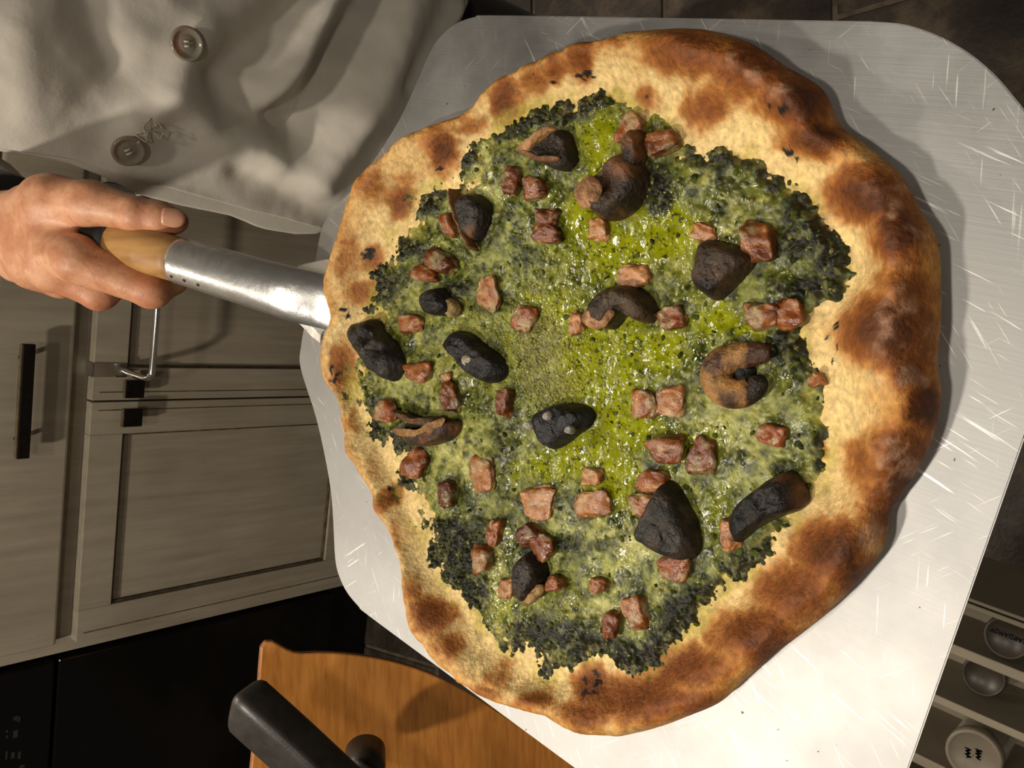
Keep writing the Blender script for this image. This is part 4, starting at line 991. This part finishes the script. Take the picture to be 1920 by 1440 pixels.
# relax
nbr = np.zeros((len(HV), 3)); cn = np.zeros(len(HV))
for it in range(4):
    nbr[:] = 0; cn[:] = 0
    for a, b_ in ((0, 1), (1, 2), (2, 3), (3, 0)):
        for u, w in ((a, b_), (b_, a)):
            for ax in range(3): nbr[:, ax] += np.bincount(HF[:, u], HV[HF[:, w], ax], len(HV))
            cn += np.bincount(HF[:, u], minlength=len(HV))
    HV = HV * .55 + .45 * nbr / cn[:, None]
qh = proj(HV)
sk0, sk1, sk2 = srgb(206, 152, 116), srgb(188, 128, 92), srgb(166, 100, 70)
hc = lerp(np.tile(sk0, (len(HV), 1)), sk1, sm(.35, .65, fbm(HV, 60, 3, 3)))
kn_ = field(qh, [(262, 405, 22, 34, .7), (330, 425, 26, 24, .8), (286, 560, 36, 24, .6), (176, 570, 36, 20, .6), (170, 360, 40, 26, .4), (190, 450, 30, 20, .5)])
hc = lerp(hc, sk2, kn_ * .8)
hc = lerp(hc, sk2, sm(.56, .7, fbm(HV, 240, 3, 6)) * .3)
body = mesh_np('body', HV, HF, M['skin'], person, True, hc); body['label'] = 'bare right hand and wrist gripping the handle'
# thumbnail
tb_c = J(325, 408, -.0215); tdir = J(345, 412, -.018) - J(300, 404, -.024); tdir /= np.linalg.norm(tdir)
vn = C0 - tb_c; vn /= np.linalg.norm(vn); vn = vn + np.array(R2) * .15; vn -= tdir * (vn @ tdir); vn /= np.linalg.norm(vn); sd_ = np.cross(vn, tdir)
NV = []; NF = []; ns_ = 13; nl = 9
for i in range(nl):
    u = i / (nl - 1) * 2 - 1
    for k in range(ns_):
        a = (k / (ns_ - 1) * 2 - 1)
        w_ = .0066 * (1 - .25 * max(u, 0) ** 3) * (1 - .12 * max(-u, 0) ** 2); le = .0078 * (1 - .22 * abs(a) ** 2.5 * (1 if u > 0 else .6))
        NV.append(tb_c + tdir * u * le + sd_ * a * w_ + vn * (.0022 * (1 - a * a) - .0006 - .0012 * max(u, 0) ** 3))
for i in range(nl - 1):
    for k in range(ns_ - 1): NF.append((i * ns_ + k, i * ns_ + k + 1, (i + 1) * ns_ + k + 1, (i + 1) * ns_ + k))
nb_ = len(NV); NV = np.array(NV + [p - vn * .002 for p in NV])
NF += [tuple(nb_ + v_ for v_ in f_[::-1]) for f_ in NF]
rim_ = [k for k in range(ns_)] + [i * ns_ + ns_ - 1 for i in range(1, nl)] + [(nl - 1) * ns_ + k for k in range(ns_ - 2, -1, -1)] + [i * ns_ for i in range(nl - 2, 0, -1)]
for a, b_ in zip(rim_, rim_[1:] + rim_[:1]): NF.append((a, nb_ + a, nb_ + b_, b_))
nail = mesh_np('thumb_nail', NV, NF, M['nail'], body)
# cuff and sleeve
cm = J(22, 408, .085); cb = J(-60, 398, .17)
ax_ = cb - cm; ax_ /= np.linalg.norm(ax_)
shl = np.array([.13, .88, 1.44])
cuff = sweep('cuff', [cm, cm + ax_ * .012, cm + ax_ * .05, cm + ax_ * .10], [.0335, .036, .038, .040], M['black_cloth'], person, 28, cap=True)
sp_ = catmull([cm + ax_ * .085, cm + ax_ * .15, elb + (0, .01, 0), elb * .5 + shl * .5 + (-.02, .02, 0), shl], 6)
sleeve = sweep('sleeve', sp_, np.linspace(.041, .085, len(sp_)) + .003 * np.sin(np.arange(len(sp_)) * 1.9), M['jacket'], person, 28, up=(1, 0, 0.1))

# the other arm, bent at the person's far side
def mirrored(o, parent, label=None):
    me = o.data.copy(); n_ = len(me.vertices); co = np.empty(n_ * 3); me.vertices.foreach_get('co', co); co = co.reshape(-1, 3)
    co[:, 0] = .80 - co[:, 0]; me.vertices.foreach_set('co', co.ravel()); me.flip_normals(); me.update()
    c_ = link(o.name.split('.')[0], me, None, parent)
    if label: c_['label'] = label
    return c_
hand2 = mirrored(body, person, 'bare left hand'); mirrored(nail, hand2); mirrored(cuff, person); mirrored(sleeve, person)

# jacket: wrapped front panel over the torso
JC = np.array([.40, .90]); JA, JB = .265, .175
def hit(px, A=JA, B=JB):
    d = rays(px); ox, oy = -JC[0], -JC[1]
    a = (d[:, 0] / A) ** 2 + (d[:, 1] / B) ** 2; b_ = 2 * (ox * d[:, 0] / A ** 2 + oy * d[:, 1] / B ** 2); cc_ = (ox / A) ** 2 + (oy / B) ** 2 - 1
    dis = b_ * b_ - 4 * a * cc_; t_ = (-b_ - np.sqrt(np.maximum(dis, 0))) / (2 * a)
    P = C0 + d * t_[:, None]
    return np.arctan2((P[:, 0] - JC[0]) / A, -(P[:, 1] - JC[1]) / B), P[:, 2], dis
EDGE = [(-160, 262), (0, 277), (60, 286), (130, 299), (200, 322), (250, 340), (320, 358), (430, 388), (520, 408), (606, 432)]
HEM = [(606, 432), (640, 400), (700, 320), (760, 220), (820, 110), (872, 20), (880, -20)]
fe, ze, _ = hit(EDGE); fh, zh, _ = hit(HEM)
def jacket_sheet(name, fe, ze, fh, zh, off, mat, amp=1.0, nu=150, nv=150, thick=.003):
    o = np.argsort(ze); oh = np.argsort(fh)
    zt_ = 1.46; u = np.linspace(0, 1, nu) ** 1.15; v = np.linspace(0, 1, nv)
    U, Vv = np.meshgrid(u, v, indexing='ij')
    # iterate: hem depends on phi, phi edge depends on z
    zb = np.full_like(U, zh.max()); 
    for _ in range(6):
        Z = zb + (zt_ - zb) * Vv
        f0 = np.interp(Z, ze[o], fe[o]); PHI = f0 + (1.75 - f0) * U
        zb = np.interp(PHI, fh[oh], zh[oh])
    Z = zb + (zt_ - zb) * Vv
    sh = 1 - .0 * Z
    P = np.stack([JC[0] + (JA + off) * np.sin(PHI), JC[1] - (JB + off) * np.cos(PHI), Z], -1).reshape(-1, 3)
    nrm = np.stack([np.sin(PHI), -np.cos(PHI), 0 * Z], -1).reshape(-1, 3)
    q_ = proj(P); d_ = np.zeros(len(P))
    for L, w_, am_ in FOLDS:
        d_ += 1.45 * am_ * np.exp(-(line_dist(q_, L) / w_) ** 2)
    d_ += .012 * (fbm(P * [1, 1, .6], 9, 3, 44) - .5) + .007 * (fbm(P, 26, 3, 45) - .5)
    P = P + nrm * (d_ * amp)[:, None]
    idx = np.arange(nu * nv).reshape(nu, nv)
    F = np.stack([idx[:-1, :-1], idx[1:, :-1], idx[1:, 1:], idx[:-1, 1:]], -1).reshape(-1, 4)
    ob = mesh_np(name, P, F, mat, person)
    md = ob.modifiers.new('thickness', 'SOLIDIFY'); md.thickness = thick; md.offset = -1
    return ob
FOLDS = [([(600, -60), (500, 70), (425, 140), (440, 205), (540, 232)], 42, -.016), ([(720, -60), (615, 110), (590, 205), (560, 240)], 34, -.018),
         ([(650, -40), (565, 110), (500, 195)], 24, .013), ([(790, -40), (735, 120), (680, 220), (600, 330)], 40, .012), ([(150, -60), (190, 60), (215, 120)], 40, -.006),
         ([(330, 180), (420, 250), (520, 290)], 40, .008), ([(860, -40), (820, 60), (770, 160)], 26, -.008), ([(460, 330), (560, 380), (620, 410)], 30, -.006),
         ([(40, 60), (60, 200)], 70, .006), ([(390, 60), (330, 160), (260, 230)], 40, .006)]
jk = jacket_sheet('jacket_front', fe, ze, fh, zh, 0, M['jacket'])
# side panel under the wrapped edge
EDGE2 = [(-160, 266), (0, 282), (130, 306), (200, 334), (262, 366), (340, 386), (430, 404), (500, 430), (560, 440), (610, 436)]
HEM2 = [(560, 441), (600, 438), (640, 415), (700, 330), (760, 230), (880, 0)]
fe2, ze2, _ = hit(EDGE2, JA - .022, JB - .022); fh2, zh2, _ = hit(HEM2, JA - .022, JB - .022)
jacket_sheet('jacket_side', fe2, ze2, fh2, zh2, -.022, M['jacket'], .3, 90, 90)
# torso behind the jacket (shirt) and trousers
def ring_tube(name, secs, mat, ns=40):
    V = []; F = []
    for (cx_, cy_, z_, a_, b_) in secs:
        for k in range(ns):
            t_ = 2 * math.pi * k / ns; V.append((cx_ + a_ * math.cos(t_), cy_ + b_ * math.sin(t_), z_))
    for i in range(len(secs) - 1):
        for k in range(ns): F.append((i * ns + k, i * ns + (k + 1) % ns, (i + 1) * ns + (k + 1) % ns, (i + 1) * ns + k))
    for b0, rev in ((0, 1), ((len(secs) - 1) * ns, 0)):
        c_ = len(V); V.append(tuple(np.mean(V[b0:b0 + ns], axis=0)))
        for k in range(0, ns, 2):
            q_ = (c_, b0 + k, b0 + k + 1, b0 + (k + 2) % ns); F.append(q_[::-1] if rev else q_)
    return mesh_np(name, V, F, mat, person)
ring_tube('shirt', [(.42, .92, .86, .17, .12), (.42, .92, 1.0, .175, .125), (.42, .92, 1.2, .185, .13), (.42, .93, 1.38, .20, .12), (.42, .94, 1.46, .14, .09), (.42, .94, 1.52, .06, .06)], M['black_cloth'])
ring_tube('trousers', [(.34, .94, .07, .06, .065), (.34, .94, .40, .068, .072), (.345, .93, .70, .082, .088), (.36, .93, .84, .09, .11), (.40, .93, .92, .14, .12)], M['trouser'])
ring_tube('trousers', [(.56, .90, .05, .066, .068), (.56, .90, .15, .064, .068), (.55, .905, .40, .070, .074), (.52, .92, .70, .084, .09), (.49, .93, .84, .09, .11), (.44, .93, .92, .14, .12)], M['trouser'])
for sx, sy in ((.34, .94), (.57, .90)):
    sh_ = ring_tube('shoe', [(sx, sy - .05, .0, .046, .13), (sx, sy - .05, .022, .05, .134), (sx, sy - .045, .05, .046, .12), (sx, sy - .01, .08, .042, .075), (sx, sy + .01, .10, .042, .05)], M['black_cloth'])
# buttons
def button(px, Rb):
    f_, z_, _ = hit([px]); P = hit_point(px); nn_ = np.array([math.sin(f_[0]), -math.cos(f_[0]) * 1.0, .12]); nn_ /= np.linalg.norm(nn_)
    base = P + nn_ * .004
    rot = Vector((0, 0, 1)).rotation_difference(Vector(nn_)).to_matrix()
    V = []; F = []; ns = 36; prof = [(.0, -.004), (.004, -.004), (.0045, 0), (Rb * .9, .0), (Rb, .0012), (Rb, .003), (Rb * .93, .0042), (Rb * .82, .0040), (Rb * .74, .0026), (Rb * .52, .0022), (Rb * .47, .0026), (Rb * .3, .0028), (0.0002, .0028)]
    for r_, h_ in prof:
        for k in range(ns):
            a = 6.28318 * k / ns; V.append(np.array(rot @ Vector((r_ * math.cos(a), r_ * math.sin(a), h_))) + base)
    for i in range(len(prof) - 1):
        for k in range(ns): F.append((i * ns + k, i * ns + (k + 1) % ns, (i + 1) * ns + (k + 1) % ns, (i + 1) * ns + k))
    b_ = mesh_np('button', V, F, M['button'], jk)
    tc_ = base + nn_ * .0034
    e1_ = np.array(rot @ Vector((1, 0, 0))); e2_ = np.array(rot @ Vector((0, 1, 0)))
    return b_, base, nn_, e1_, e2_
dg = bpy.context.evaluated_depsgraph_get(); dg.update()
from mathutils.bvhtree import BVHTree
me_ = jk.data; bv_ = BVHTree.FromPolygons([v_.co[:] for v_ in me_.vertices], [p_.vertices[:] for p_ in me_.polygons])
def hit_point(px):
    d = rays([px])[0]; r_ = bv_.ray_cast(Vector(C0), Vector(d).normalized()); return np.array(r_[0])
for px, Rb in (((346, 82), .0155), ((238, 277), .0150)):
    b_, bs_, n_b, e1_, e2_ = button(px, Rb)
    for k in range(2):
        a = bs_ + n_b * .0032 + e1_ * (.002 if k else -.002) - e2_ * .003
        sweep('stitch', [a, a + n_b * .0006 + e2_ * .003, a + e2_ * .006], .0009, M['thread'], jk, 6, up=tuple(n_b))
rt = random.Random(3)
for k in range(7):
    p0_ = hit_point((258 + rt.uniform(-8, 14), 258 + rt.uniform(-8, 8)))
    pts_ = [p0_]
    for j in range(4): pts_.append(pts_[-1] + np.array([rt.uniform(-.006, .008), rt.uniform(-.006, -.001), rt.uniform(-.008, .004)]))
    sweep('loose_thread', catmull(pts_, 4), .0005, M['thread'], jk, 5, up=(.3, .2, 1))
